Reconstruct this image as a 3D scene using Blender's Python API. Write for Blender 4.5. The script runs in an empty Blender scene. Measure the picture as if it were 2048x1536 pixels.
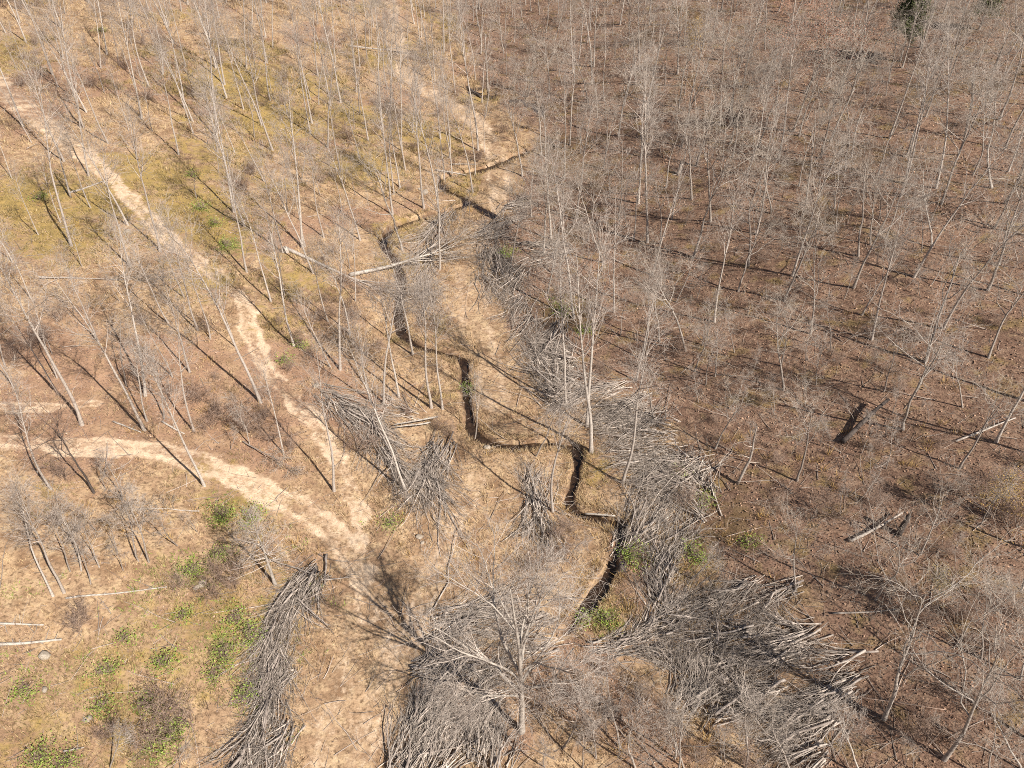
import bpy, math
import numpy as np
from mathutils import Vector, Matrix

# ------------------------------------------------------------------ camera, sky, sun, exposure
SC = bpy.context.scene
COL = SC.collection
H_CAM, F_PX, PITCH = 55.0, 1540.0, math.radians(40.2)      # drone height, focal length in photo pixels, look-down angle
cam_d = bpy.data.cameras.new("camera")
cam = bpy.data.objects.new("camera", cam_d)
COL.objects.link(cam)
cam_d.sensor_width = 36.0
cam_d.lens = 36.0 * F_PX / 2048.0
cam_d.clip_end = 5000.0
cam.location = (0, 0, H_CAM)
cam.rotation_euler = (math.pi / 2 - PITCH, 0, 0)
SC.camera = cam

SUN_EL, SHADOW_AZ = math.radians(43), math.radians(46)     # shadows fall 46 degrees to the side of straight ahead
to_sun = Vector((math.sin(SHADOW_AZ) * math.cos(SUN_EL), -math.cos(SHADOW_AZ) * math.cos(SUN_EL), math.sin(SUN_EL)))
world = bpy.data.worlds.new("World")
SC.world = world
world.use_nodes = True
wn = world.node_tree
bg = wn.nodes["Background"]
sky = wn.nodes.new("ShaderNodeTexSky")
sky.sky_type = 'NISHITA'
sky.sun_disc = False
sky.sun_elevation = SUN_EL
sky.sun_rotation = math.atan2(to_sun.x, to_sun.y)
wn.links.new(sky.outputs[0], bg.inputs[0])
bg.inputs[1].default_value = 0.05
sun_d = bpy.data.lights.new("sun", 'SUN')
sun_d.energy = 5.0
sun_d.angle = math.radians(0.5)
sun_d.color = (1.0, 0.93, 0.84)
sun = bpy.data.objects.new("sun", sun_d)
COL.objects.link(sun)
sun.rotation_euler = (-to_sun).to_track_quat('-Z', 'Y').to_euler()
SC.view_settings.view_transform = 'Standard'
SC.view_settings.look = 'None'
SC.view_settings.gamma = 1.0
SC.view_settings.use_curve_mapping = False
SC.view_settings.exposure = 0.5
SC.cycles.filter_width = 0.95
SC.cycles.use_denoising = False
SC.cycles.max_bounces = 5
SC.cycles.diffuse_bounces = 3
SC.cycles.transparent_max_bounces = 8

RNG = np.random.default_rng(7)

# ------------------------------------------------------------------ terrain
def vnoise(x, y, seed):
    """smooth value noise, about -1..1"""
    xi, yi = np.floor(x), np.floor(y)
    fx, fy = x - xi, y - yi
    fx, fy = fx * fx * (3 - 2 * fx), fy * fy * (3 - 2 * fy)
    def h(a, b):
        v = np.sin(a * 127.1 + b * 311.7 + seed * 74.7) * 43758.5453
        return (v - np.floor(v)) * 2 - 1
    return (h(xi, yi) * (1 - fx) + h(xi + 1, yi) * fx) * (1 - fy) + (h(xi, yi + 1) * (1 - fx) + h(xi + 1, yi + 1) * fx) * fy

def fbm(x, y, seed, octaves=3):
    s, a = 0, 1.0
    for k in range(octaves):
        s = s + a * vnoise(x * 2 ** k, y * 2 ** k, seed + 13 * k)
        a *= 0.5
    return s

def sp(t, w):
    return w * np.logaddexp(0, t / w)

def z_base(x, y):
    x, y = np.asarray(x, float), np.asarray(y, float)
    xv = -3 + 5 * np.sin(y / 45.0)
    r, l = sp(x - xv - 12, 4.0), sp(-(x - xv) - 12, 4.0)
    r = 90 * (1 - np.exp(-r / 90)); l = 90 * (1 - np.exp(-l / 90))
    z = 0.31 * r + 0.26 * l
    z = z + 0.55 * vnoise(x / 17, y / 17, 1) * np.clip((r + l) / 12, 0.25, 1) + 0.22 * vnoise(x / 6, y / 6, 2)
    return z

def unproject(px, py, fz=None, n=40):
    """photo pixels -> points of the ground"""
    fz = fz or z_base
    px, py = np.asarray(px, float), np.asarray(py, float)
    u, v = (px - 1024) / F_PX, (py - 768) / F_PX
    cp, spt = math.cos(PITCH), math.sin(PITCH)
    d = np.stack([u, cp - spt * v, -spt - cp * v], -1)
    t = H_CAM / -d[..., 2] * 0.6
    for _ in range(n):
        p = d * t[..., None]
        gap = (H_CAM + p[..., 2]) - fz(p[..., 0], p[..., 1])
        t = t + gap / -d[..., 2] * 0.75
    p = d * t[..., None]
    p[..., 2] += H_CAM
    return p

def to_px(P):
    P = np.asarray(P, float)
    cp, spt = math.cos(PITCH), math.sin(PITCH)
    z = P[..., 2] - H_CAM
    dep = P[..., 1] * cp - z * spt
    dn = -P[..., 1] * spt - z * cp
    return 1024 + F_PX * P[..., 0] / dep, 768 + F_PX * dn / dep, dep

def smooth_line(pts, n=8):
    """Catmull-Rom through points"""
    p = np.asarray(pts, float)
    p = np.vstack([2 * p[0] - p[1], p, 2 * p[-1] - p[-2]])
    out = []
    for i in range(1, len(p) - 2):
        for t in np.arange(n) / n:
            a, b, c, d = p[i - 1], p[i], p[i + 1], p[i + 2]
            out.append(0.5 * (2 * b + (c - a) * t + (2 * a - 5 * b + 4 * c - d) * t * t + (3 * b - a - 3 * c + d) * t ** 3))
    out.append(p[-2])
    return np.array(out)

def ground_line(px_pts, n=6):
    a = np.array([q[:2] for q in px_pts], float)
    g = unproject(a[:, 0], a[:, 1])[:, :2]
    w = np.array([q[2] if len(q) > 2 else 1.0 for q in px_pts])
    return smooth_line(np.column_stack([g, w]), n)

def line_dist(x, y, line):
    """distance to a polyline (columns x, y, w); also w at the nearest point and the signed side"""
    best = np.full(x.shape, 1e9); wb = np.ones(x.shape)
    for a, b in zip(line[:-1], line[1:]):
        e = b[:2] - a[:2]
        L = max(e @ e, 1e-9)
        t = np.clip(((x - a[0]) * e[0] + (y - a[1]) * e[1]) / L, 0, 1)
        d = np.hypot(x - a[0] - t * e[0], y - a[1] - t * e[1])
        m = d < best
        best[m] = d[m]; wb[m] = (a[2] + t * (b[2] - a[2]))[m]
    return best, wb

CREEK = ground_line([(1075, 292, .8), (1045, 305, .9), (1005, 322, .9), (955, 340, .8), (905, 348, .6), (878, 358, .5), (890, 376, .6), (925, 392, .7), (930, 408, .6),
    (880, 424, .6), (830, 437, .7), (785, 455, .8), (764, 478, .8), (775, 500, .8), (793, 525, .9), (800, 565, .9), (796, 615, .9), (806, 668, .8), (850, 692, .6), (900, 706, .65),
    (926, 718, .65), (929, 760, .75), (936, 815, .75), (948, 860, .75), (985, 882, .7), (1035, 888, .6), (1090, 884, .45), (1140, 888, .45), (1157, 915, .5), (1148, 960, .5), (1138, 1000, .45),
    (1165, 1026, .4), (1215, 1036, .45), (1240, 1050, .5), (1236, 1090, .5), (1222, 1130, .5), (1195, 1180, .5), (1160, 1225, .45), (1135, 1260, .3)], 5)
CREEK[:, 2] *= np.interp(CREEK[:, 1], [40, 60, 90, 130], [.56, .48, .52, .65])
RAVINE = ground_line([(930, 165, .3), (945, 182, .5), (985, 190, .5), (1030, 196, .8), (1068, 205, .9), (1085, 228, .5)], 5)
BROOK = ground_line([(938, 400, .35), (965, 418, .35), (992, 432, .3)], 4)

def z_ground(x, y):
    x, y = np.asarray(x, float), np.asarray(y, float)
    z = z_base(x, y)
    for line, depth in ((CREEK, 0.9), (RAVINE, 0.9), (BROOK, 0.4)):
        lo, hi = line[:, :2].min(0) - 5, line[:, :2].max(0) + 5
        m = (x > lo[0]) & (x < hi[0]) & (y > lo[1]) & (y < hi[1])
        if m.any():
            d, w = line_dist(x[m], y[m], line)
            d = d + 0.16 * vnoise(x[m] * 1.3, y[m] * 1.3, 5) + 0.36 * vnoise(x[m] * .4, y[m] * .4, 6)
            k = np.clip((d - w * 0.9) / 0.4, 0, 1)
            z[m] = z[m] - depth * (1 - k * k * (3 - 2 * k)) - 0.12 * np.exp(-(d / (w + 1.4)) ** 2)
    return z

TRACKS = {   # pixel path with half-width in metres
    "upper": ground_line([(-30, 140, 1.7), (15, 185, 1.8), (60, 225, 1.7), (130, 282, 1.6), (205, 340, 1.4), (250, 385, 1.2), (300, 440, 1.2), (350, 490, 1.1), (400, 525, 1.0),
        (470, 585, .9), (497, 640, 1.0), (510, 700, 1.1), (550, 755, 1.2), (610, 820, 1.1), (650, 880, 1.0), (690, 945, .9), (715, 1020, .8), (722, 1100, .8)]),
    "lower": ground_line([(-40, 884, 1.2), (60, 886, 1.0), (150, 893, 1.0), (250, 896, 1.1), (340, 905, 1.2), (420, 935, 1.3), (500, 970, 1.4), (580, 1008, 1.4), (640, 1042, 1.5),
        (690, 1095, 1.3), (718, 1150, 1.1), (735, 1230, .8)]),
    "middle": ground_line([(772, -20, 1.6), (790, 30, 1.6), (800, 90, 1.6), (815, 150, 2.2), (860, 185, 2.2), (920, 220, 1.9), (962, 258, 1.9), (988, 300, 1.9), (996, 345, 2.2), (1000, 385, 1.7), (992, 425, 1.3)]),
    "strip": ground_line([(992, 425, 1.6), (965, 480, 2.0), (945, 560, 2.6), (950, 640, 2.4), (968, 720, 2.2), (1000, 810, 1.8)]),
    "side": ground_line([(-30, 812, .7), (60, 815, .7), (130, 812, .6), (200, 808, .5)]),
    "foot": ground_line([(950, 960, .8), (930, 1020, .8), (890, 1100, .7), (850, 1190, 1.0), (805, 1330, .9), (770, 1430, .8), (735, 1540, .6)]),
    "worn": ground_line([(722, 1150, 1.2), (740, 1240, 2.2), (735, 1330, 2.4), (700, 1430, 2.2), (660, 1560, 2.0)]),
}
TRACK_POWER = {"upper": .96, "lower": 1.04, "middle": .8, "side": .85, "foot": .62, "worn": .5, "strip": .5}

def in_poly(x, y, poly):
    c = np.zeros(x.shape, bool)
    j = len(poly) - 1
    for i in range(len(poly)):
        (xi, yi), (xj, yj) = poly[i], poly[j]
        if yi != yj:
            c ^= ((yi > y) != (yj > y)) & (x < (xj - xi) * (y - yi) / (yj - yi) + xi)
        j = i
    return c

_b = [(905, 8), (930, 90), (985, 200), (1085, 260), (1060, 320), (1010, 420), (975, 470), (1020, 640), (1100, 740), (1250, 780), (1340, 880), (1420, 950), (1400, 1080), (1440, 1180), (1590, 1190), (1680, 1330), (1640, 1440), (1560, 1560)]
_bg = unproject([q[0] for q in _b], [q[1] for q in _b])[:, :2]
WOODS = [tuple(p) for p in np.vstack([[(-18, 900)], [(-18, 300)], _bg, [(60, -50), (900, -50), (900, 900)]])]

def woods_soft(x, y):
    v = 0
    for k in range(10):
        a, r = k * 2.4, 3.2 * math.sqrt((k + .5) / 10)
        v = v + in_poly(x + r * math.cos(a) + 1.6 * vnoise(x / 4, y / 4, 8) + .8 * vnoise(x / 1.3, y / 1.3, 18), y + r * math.sin(a) + 1.6 * vnoise(x / 4, y / 4, 9) + .8 * vnoise(x / 1.3, y / 1.3, 19), WOODS)
    return v / 10.0

def woods_mask(x, y):
    return in_poly(x + 1.2 * vnoise(x / 4, y / 4, 8), y + 1.2 * vnoise(x / 4, y / 4, 9), WOODS)

def blobs(x, y, spec):
    """soft patches of ground cover: (px, py, radius m, strength)"""
    v = np.zeros(x.shape)
    g = unproject([s[0] for s in spec], [s[1] for s in spec])
    for p, s in zip(g, spec):
        v = np.maximum(v, s[3] * np.exp(-(((x - p[0]) ** 2 + (y - p[1]) ** 2) / s[2] ** 2)))
    return v

OLIVE = [(40, 400, 9, .9), (110, 470, 8, .8), (700, 230, 10, .8), (480, 170, 14, .9), (560, 240, 12, .9), (620, 170, 10, .7), (300, 350, 9, .8), (380, 410, 9, .9), (430, 460, 7, .9), (190, 400, 8, .8), (90, 430, 8, .7), (850, 270, 9, .8), (720, 330, 9, .8), (760, 120, 8, .7),
         (800, 470, 5, .6), (600, 560, 5, .7), (420, 560, 5, .7), (560, 640, 5, .6), (430, 960, 5, .5), (500, 1010, 4, .7), (100, 980, 5, .4), (430, 1250, 8, .6), (230, 1400, 7, .55), (1210, 1230, 3, .6), (1190, 940, 3, .6),
         (1190, 330, 6, .6), (1470, 1040, 5, .7), (1130, 620, 6, .8), (1390, 1110, 4, .6), (1850, 1150, 5, .5), (880, 790, 3, .4), (60, 1500, 6, .5), (340, 470, 5, .6), (1760, 700, 8, .4)]
GREEN = [(1220, 1240, 1.9, .8), (1190, 1220, 1.2, .8), (440, 1010, 2.2, .6), (390, 1150, 2.4, .6), (450, 1270, 2.5, .6), (300, 1480, 3, .5), (410, 420, 3.5, .5), (460, 490, 3, .6), (1135, 610, 4, .5), (720, 1050, 1, .4)]
RUSSET = [(60, 690, 7, .9), (350, 800, 7, .9), (440, 830, 6, .8), (150, 640, 6, .6), (520, 900, 4, .9), (200, 150, 9, .6), (40, 260, 7, .7), (120, 1000, 5, .5), (420, 1200, 4, .7), (60, 1320, 4, .5), (560, 880, 3, .7), (80, 760, 5, .7), (640, 640, 6, .5), (720, 720, 6, .5), (860, 30, 10, .7)]

def px_poly(pts):
    return [tuple(p) for p in unproject([q[0] for q in pts], [q[1] for q in pts])[:, :2]]
CLEARING = px_poly([(690, 990), (880, 720), (940, 430), (985, 300), (1060, 300), (1010, 430), (1030, 640), (1090, 750), (1190, 900), (1230, 1200), (1120, 1290), (850, 1300), (770, 1580), (540, 1580), (640, 1150)])
MEADOW = px_poly([(-80, 1180), (420, 1090), (560, 980), (660, 1080), (700, 1200), (560, 1580), (-80, 1580)])
GLADE = px_poly([(1400, 960), (1620, 1010), (1740, 1230), (1900, 1330), (1800, 1560), (1180, 1560), (1200, 1290), (1420, 1170)])
GOLDSLOPE = px_poly([(230, 300), (350, 300), (500, 470), (480, 620), (400, 500), (280, 430)])

def cover_masks(x, y):
    sand = np.zeros(x.shape)
    for k, line in TRACKS.items():
        lo, hi = line[:, :2].min(0) - 6, line[:, :2].max(0) + 6
        m = (x > lo[0]) & (x < hi[0]) & (y > lo[1]) & (y < hi[1])
        d, w = line_dist(x[m], y[m], line)
        d = np.abs(d + 0.45 * fbm(x[m] / 1.9, y[m] / 1.9, 21))
        g = lambda c, q: np.exp(-((d - c * w) / (q * w)) ** 2)         # two worn ruts, a grassier middle, ragged shoulders
        s = np.maximum(g(.62, .42), .62 * g(0, .8)) * np.clip(.95 + .45 * fbm(x[m] / 2.4, y[m] / 2.4, 23), .35, 1.15)
        rut = 1.0
        sand[m] = np.maximum(sand[m], s * rut * TRACK_POWER[k])
    leaf = woods_soft(x, y)
    n1, n2 = fbm(x / 10, y / 10, 61), fbm(x / 8, y / 8, 62)
    open_ = ~in_poly(x, y, CLEARING)
    rus = np.maximum(blobs(x, y, RUSSET), .75 * np.clip((n1 - .1) * 2.2, 0, 1) * open_)
    oli = np.maximum(blobs(x, y, OLIVE), .6 * np.clip((n2 - .15) * 2.2, 0, 1) * open_ * np.clip((y - 55) / 30, 0, 1))
    return sand, leaf, oli, blobs(x, y, GREEN), rus

# ------------------------------------------------------------------ mesh helpers
class MB:
    """collects arrays of verts and equal-sided faces; build() links ONE mesh object"""
    def __init__(s): s.v, s.f, s.n = [], [], 0
    def add(s, v, faces):
        v = np.asarray(v, float).reshape(-1, 3)
        for f in (faces if isinstance(faces, list) else [faces]):
            if len(f): s.f.append(np.asarray(f, np.int64) + s.n)
        s.v.append(v); s.n += len(v)
    def mesh(s, name, mat, smooth=True):
        me = bpy.data.meshes.new(name)
        v = np.concatenate(s.v) if s.v else np.zeros((0, 3))
        me.vertices.add(len(v)); me.vertices.foreach_set("co", v.astype(np.float32).ravel())
        loops = np.concatenate([f.ravel() for f in s.f]); tot = np.concatenate([np.full(len(f), f.shape[1]) for f in s.f])
        me.loops.add(len(loops)); me.loops.foreach_set("vertex_index", loops.astype(np.int32))
        me.polygons.add(len(tot)); me.polygons.foreach_set("loop_start", np.concatenate([[0], np.cumsum(tot)[:-1]]).astype(np.int32))
        if smooth: me.polygons.foreach_set("use_smooth", np.ones(len(tot), bool))
        me.update(calc_edges=True); me.validate()
        me.materials.append(mat)
        return me
    def build(s, name, mat, parent=None, smooth=True):
        o = bpy.data.objects.new(name, s.mesh(name, mat, smooth))
        COL.objects.link(o)
        if parent: o.parent = parent
        return o

def nrm(a): return a / np.maximum(np.linalg.norm(a, axis=-1, keepdims=True), 1e-9)

def tubes(mb, P, R, S, cap=False):
    """N polylines of K points as S-sided tapering tubes"""
    P, R = np.asarray(P, float), np.asarray(R, float)
    N, K = P.shape[:2]
    if N == 0: return
    T = nrm(np.gradient(P, axis=1))
    mean = nrm(P[:, -1] - P[:, 0])
    ref = np.where(np.abs(mean[:, 2:3]) < 0.8, np.array([[0, 0, 1.0]]), np.array([[1.0, 0, 0]]))
    U = nrm(np.cross(T, ref[:, None, :])); V = np.cross(T, U)
    a = np.arange(S) * 2 * math.pi / S
    X = P[:, :, None] + R[:, :, None, None] * (np.cos(a)[:, None] * U[:, :, None] + np.sin(a)[:, None] * V[:, :, None])
    idx = np.arange(N * K * S).reshape(N, K, S)
    q = np.stack([idx[:, :-1], np.roll(idx, -1, 2)[:, :-1], np.roll(idx, -1, 2)[:, 1:], idx[:, 1:]], -1).reshape(-1, 4)
    fs = [q]
    if cap: fs += [idx[:, 0, ::-1].reshape(-1, S), idx[:, -1].reshape(-1, S)]
    mb.add(X.reshape(-1, 3), fs)

def grow(rng, s, d, L, r0, r1, K, wig, up=0.0, kink=0.0):
    """N curves grown from starts s in directions d"""
    N = len(s)
    P = np.zeros((N, K, 3)); P[:, 0] = s
    d = nrm(np.asarray(d, float)); step = (np.asarray(L) / (K - 1))[:, None]
    for k in range(1, K):
        d = nrm(d + wig * rng.normal(size=(N, 3)) + np.array([0, 0, up]) + (kink * rng.normal(size=(N, 3)) * (rng.random((N, 1)) < .3) if kink else 0))
        P[:, k] = P[:, k - 1] + d * step
    t = np.linspace(0, 1, K)[None]
    R = np.asarray(r0)[:, None] * (1 - t) + np.asarray(r1)[:, None] * t
    return P, R

def sprout(rng, P, R, n, t0, t1, a0, a1):
    """n starts on every curve of P: positions, directions, radius there, place along it"""
    N, K = P.shape[:2]
    i = np.repeat(np.arange(N), n)
    t = t0 + (t1 - t0) * (np.tile(np.arange(n), N) + rng.random(N * n)) / n
    f = np.clip(t * (K - 1), 0, K - 1.001); k = f.astype(int); w = (f - k)[:, None]
    p = P[i, k] * (1 - w) + P[i, k + 1] * w
    T = nrm(P[i, k + 1] - P[i, k])
    q = rng.normal(size=(N * n, 3)); q = nrm(q - (q * T).sum(1, keepdims=True) * T)
    a = np.radians(a0 + (a1 - a0) * rng.random(N * n))[:, None]
    return p, np.cos(a) * T + np.sin(a) * q, R[i, k] * (1 - w[:, 0]) + R[i, k + 1] * w[:, 0], t

def tree_arrays(kind, seed, H, lod=0):
    """one bare tree of height H standing at the origin: mesh data for trunk and crown"""
    rng = np.random.default_rng(seed)
    tr, cr = MB(), MB()
    m = (1.0, 0.42, 0.2)[lod]; thick = (1.0, 1.5, 1.9)[lod]
    z0 = np.zeros((1, 3))
    def twigs(P, R, n2, n3, l2, l3, wig, up, r2=.5):
        s, d, r, t = sprout(rng, P, R, n2, .2, 1, 28, 62)
        P2, R2 = grow(rng, s, d, l2 * (.5 + rng.random(len(s))) * (1.15 - .6 * t), np.clip(r * .55, .007, .04) * r2 * 2, np.full(len(s), .006), 4, wig, up)
        tubes(cr, P2, R2 * (1 if lod == 0 else 1.2), 3)
        s, d, r, t = sprout(rng, P2, R2, max(1, round(n3 * m)), .12, 1, 22, 60)
        P3, R3 = grow(rng, s, d, l3 * (.5 + rng.random(len(s))), np.full(len(s), .0105 * thick), np.full(len(s), .004 * thick), 3, wig, up)
        tubes(cr, P3, R3, 3)
        if lod == 0:
            s, d, r, t = sprout(rng, P3, R3, 1, .3, 1, 20, 50)
            P4, R4 = grow(rng, s, d, l3 * .5 * (.5 + rng.random(len(s))), np.full(len(s), .008), np.full(len(s), .004), 2, wig, up)
            tubes(cr, P4, R4, 3)
    if kind == 'pole':
        lean = rng.normal(size=2) * .05
        P, R = grow(rng, z0, np.array([[lean[0], lean[1], 1]]), np.array([H]), np.array([H * .0080]), np.array([.016]), 14, .035, .02)
        R[0, 0] *= 1.35
        tubes(tr, P, R, 8 if lod == 0 else 4)
        n1 = 22 if lod == 0 else 14
        s, d, r, t = sprout(rng, P, R, n1, .5, .98, 24, 52)
        L = H * .19 * (1.3 - t) * (.7 + .8 * rng.random(n1)) + .4
        P1, R1 = grow(rng, s, d, L, r * .55, np.full(n1, .009), 6, .11, .09)
        tubes(cr, P1, R1, 4 if lod == 0 else 3)
        twigs(P1, R1, 5, 3, 1.7, .9, .12, .07)
        s, d, r, t = sprout(rng, P, R, 6, .15, .45, 50, 85)           # short dead stubs low on the trunk
        tubes(tr, *grow(rng, s, d, .3 + 1.0 * rng.random(6), r * .2, np.full(6, .006), 3, .2), 3)
    elif kind == 'oak':
        fork = .42 + .16 * rng.random()
        P, R = grow(rng, z0, np.array([[*(rng.normal(size=2) * .08), 1]]), np.array([H * .8]), np.array([H * .0094]), np.array([.035]), 11, .085, .05, .08)
        R[0, 0] *= 1.35
        tubes(tr, P, R, 8 if lod == 0 else 4)
        n1 = 8
        s, d, r, t = sprout(rng, P, R, n1, fork, .97, 28, 62)
        L = H * (.47 - .2 * (t - fork)) * (.65 + .6 * rng.random(n1))
        P1, R1 = grow(rng, s, d, L, r * .66, np.full(n1, .014), 9, .17, .06, .3)
        tubes(tr, P1, R1, 5 if lod == 0 else 3)
        s, d, r, t = sprout(rng, P1, R1, 5, .2, 1, 30, 65)
        P2, R2 = grow(rng, s, d, H * .13 * (.5 + rng.random(len(s))), np.clip(r * .6, .012, .07), np.full(len(s), .008), 5, .2, .05, .2)
        tubes(cr, P2, R2, 4 if lod == 0 else 3)
        twigs(P2, R2, 4, 3, 1.35, .8, .15, .06)
    elif kind == 'sapling':
        P, R = grow(rng, z0, np.array([[*(rng.normal(size=2) * .1), 1]]), np.array([H]), np.array([H * .008 + .015]), np.array([.01]), 11, .07, .03)
        tubes(tr, P, R, 6 if lod == 0 else 3)
        n1 = 14 if lod == 0 else 9
        s, d, r, t = sprout(rng, P, R, n1, .35, .98, 35, 70)
        P1, R1 = grow(rng, s, d, H * .24 * (1.25 - t) * (.6 + .8 * rng.random(n1)), r * .5, np.full(n1, .006), 5, .13, .05)
        tubes(cr, P1, R1, 3)
        twigs(P1, R1, 4, 5, .8, .5, .15, .05)
    elif kind == 'hero':                                              # big spreading tree, low fork, long limbs
        P, R = grow(rng, z0, np.array([[0.02, 0.0, 1]]), np.array([H * .93]), np.array([.27]), np.array([.04]), 14, .035, .03)
        R[0, 0] *= 1.3
        tubes(tr, P, R, 12)
        az = np.radians([140, 122, 188, 160, 108, 75, 48, 350, 20, 300, 230, 90, 60, 115, 150])
        t = np.array([.33, .46, .30, .42, .55, .5, .40, .36, .48, .42, .40, .62, .66, .7, .74])
        f = t * 13; k = f.astype(int); w = (f - k)[:, None]
        s = P[0, k] * (1 - w) + P[0, k + 1] * w
        el = np.radians([52, 58, 28, 40, 62, 60, 46, 30, 48, 22, 18, 66, 62, 64, 60])
        d = np.stack([np.cos(az) * np.cos(el), np.sin(az) * np.cos(el), np.sin(el)], -1)
        L = H * np.array([.46, .46, .3, .4, .42, .44, .4, .32, .36, .26, .24, .36, .34, .34, .32])
        P1, R1 = grow(rng, s, d, L, np.array([.18, .16, .08, .11, .12, .13, .1, .08, .09, .06, .06, .11, .1, .09, .08]), np.full(15, .02), 11, .1, .03, .16)
        tubes(tr, P1, R1, 7)
        s, d, r, t = sprout(rng, P1, R1, 10, .2, 1, 25, 60)
        P2, R2 = grow(rng, s, d, 3.3 * (.5 + rng.random(len(s))) * (1.2 - .5 * t), np.clip(r * .6, .024, .08), np.full(len(s), .013), 6, .13, .05, .15)
        tubes(cr, P2, R2, 4)
        twigs(P2, R2, 6, 5, 1.4, .8, .14, .04)
        s, d, r, t = sprout(rng, P, R, 8, .12, .34, 60, 95)
        P2, R2 = grow(rng, s, d, .8 + 1.6 * rng.random(8), np.full(8, .025), np.full(8, .008), 5, .2)
        tubes(cr, P2, R2, 4); twigs(P2, R2, 3, 3, .6, .4, .2, 0)
    elif kind == 'cone':                                              # straight leader, many level branches
        P, R = grow(rng, z0, np.array([[0, 0, 1]]), np.array([H]), np.array([.17]), np.array([.015]), 12, .025, .02)
        R[0, 0] *= 1.3
        tubes(tr, P, R, 8)
        s, d, r, t = sprout(rng, P, R, 60, .3, .98, 62, 92)
        P1, R1 = grow(rng, s, d, H * .34 * (1.12 - t) ** .8 * (.6 + .6 * rng.random(60)), r * .35 + .006, np.full(60, .008), 6, .08, .035)
        tubes(cr, P1, R1, 4)
        twigs(P1, R1, 5, 3, 1.0, .55, .13, .04)
    elif kind == 'fell':                                              # long clean trunk, broom of steep limbs
        P, R = grow(rng, z0, np.array([[0, 0, 1.]]), np.array([H * .8]), np.array([H * .014]), np.array([.03]), 12, .02)
        tubes(tr, P, R, 8, True)
        s, d, r, t = sprout(rng, P, R, 14, .5, 1, 8, 26)
        P1, R1 = grow(rng, s, d, H * (.28 + .2 * rng.random(14)), np.clip(r * .6, .03, .2), np.full(14, .012), 8, .06, 0, .08)
        tubes(tr, P1, R1, 5)
        s, d, r, t = sprout(rng, P1, R1, 5, .2, 1, 12, 35)
        P2, R2 = grow(rng, s, d, H * .13 * (.5 + rng.random(len(s))), np.clip(r * .6, .012, .07), np.full(len(s), .01), 5, .08)
        tubes(cr, P2, R2, 4)
        twigs(P2, R2, 4, 4, .9, .6, .1, 0)
    elif kind == 'snag':
        P, R = grow(rng, z0, np.array([[*(rng.normal(size=2) * .1), 1]]), np.array([H]), np.array([H * .02]), np.array([H * .007]), 8, .07, 0, .1)
        tubes(tr, P, R, 8, True)
        s, d, r, t = sprout(rng, P, R, 7, .3, 1, 30, 75)
        P1, R1 = grow(rng, s, d, H * (.06 + .16 * rng.random(7)), r * .45, r * .12, 5, .2, 0, .2)
        tubes(cr, P1, R1, 4)
    elif kind == 'bush':
        n = 18
        a = rng.random(n) * 2 * math.pi; sp_ = .1 + .75 * rng.random(n)
        d = np.stack([np.cos(a) * sp_, np.sin(a) * sp_, np.ones(n)], -1)
        s = np.stack([np.cos(a), np.sin(a), np.zeros(n)], -1) * (.25 * rng.random(n))[:, None]
        P, R = grow(rng, s, d, H * (.6 + .6 * rng.random(n)), np.full(n, .013), np.full(n, .005), 6, .13, .02)
        tubes(tr, P, R, 3)
        twigs(P, R, 5, 3, H * .3, H * .16, .2, .03)
    return tr, cr

# ------------------------------------------------------------------ materials
def mat_new(name, rough=.9):
    m = bpy.data.materials.new(name); m.use_nodes = True
    b = m.node_tree.nodes["Principled BSDF"]
    b.inputs["Roughness"].default_value = rough
    b.inputs["Specular IOR Level"].default_value = .2
    return m, m.node_tree, b

def nd(nt, typ, **kw):
    n = nt.nodes.new(typ)
    for k, v in kw.items(): setattr(n, k, v)
    return n

def world_pos(nt):
    return nd(nt, "ShaderNodeNewGeometry").outputs["Position"]

def noise_fac(nt, vec, scale, detail=3, lo=.35, hi=.65, rough=.55):
    n = nd(nt, "ShaderNodeTexNoise"); n.inputs["Scale"].default_value = scale; n.inputs["Detail"].default_value = detail; n.inputs["Roughness"].default_value = rough
    nt.links.new(vec, n.inputs["Vector"])
    r = nd(nt, "ShaderNodeMapRange"); r.inputs[1].default_value = lo; r.inputs[2].default_value = hi
    nt.links.new(n.outputs["Fac"], r.inputs[0])
    return r.outputs[0]

def mix(nt, fac, a, b):
    n = nd(nt, "ShaderNodeMix", data_type='RGBA')
    for sock, val in ((n.inputs["Factor"], fac), (n.inputs["A"], a), (n.inputs["B"], b)):
        if isinstance(val, (tuple, list)): sock.default_value = (*val, 1)
        elif isinstance(val, (int, float)): sock.default_value = val
        else: nt.links.new(val, sock)
    return n.outputs["Result"]

def math_n(nt, op, a, b=None, clamp=False):
    n = nd(nt, "ShaderNodeMath", operation=op, use_clamp=clamp)
    for s, v in zip(n.inputs, (a, b)):
        if v is None: continue
        if isinstance(v, (int, float)): s.default_value = v
        else: nt.links.new(v, s)
    return n.outputs[0]

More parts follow.
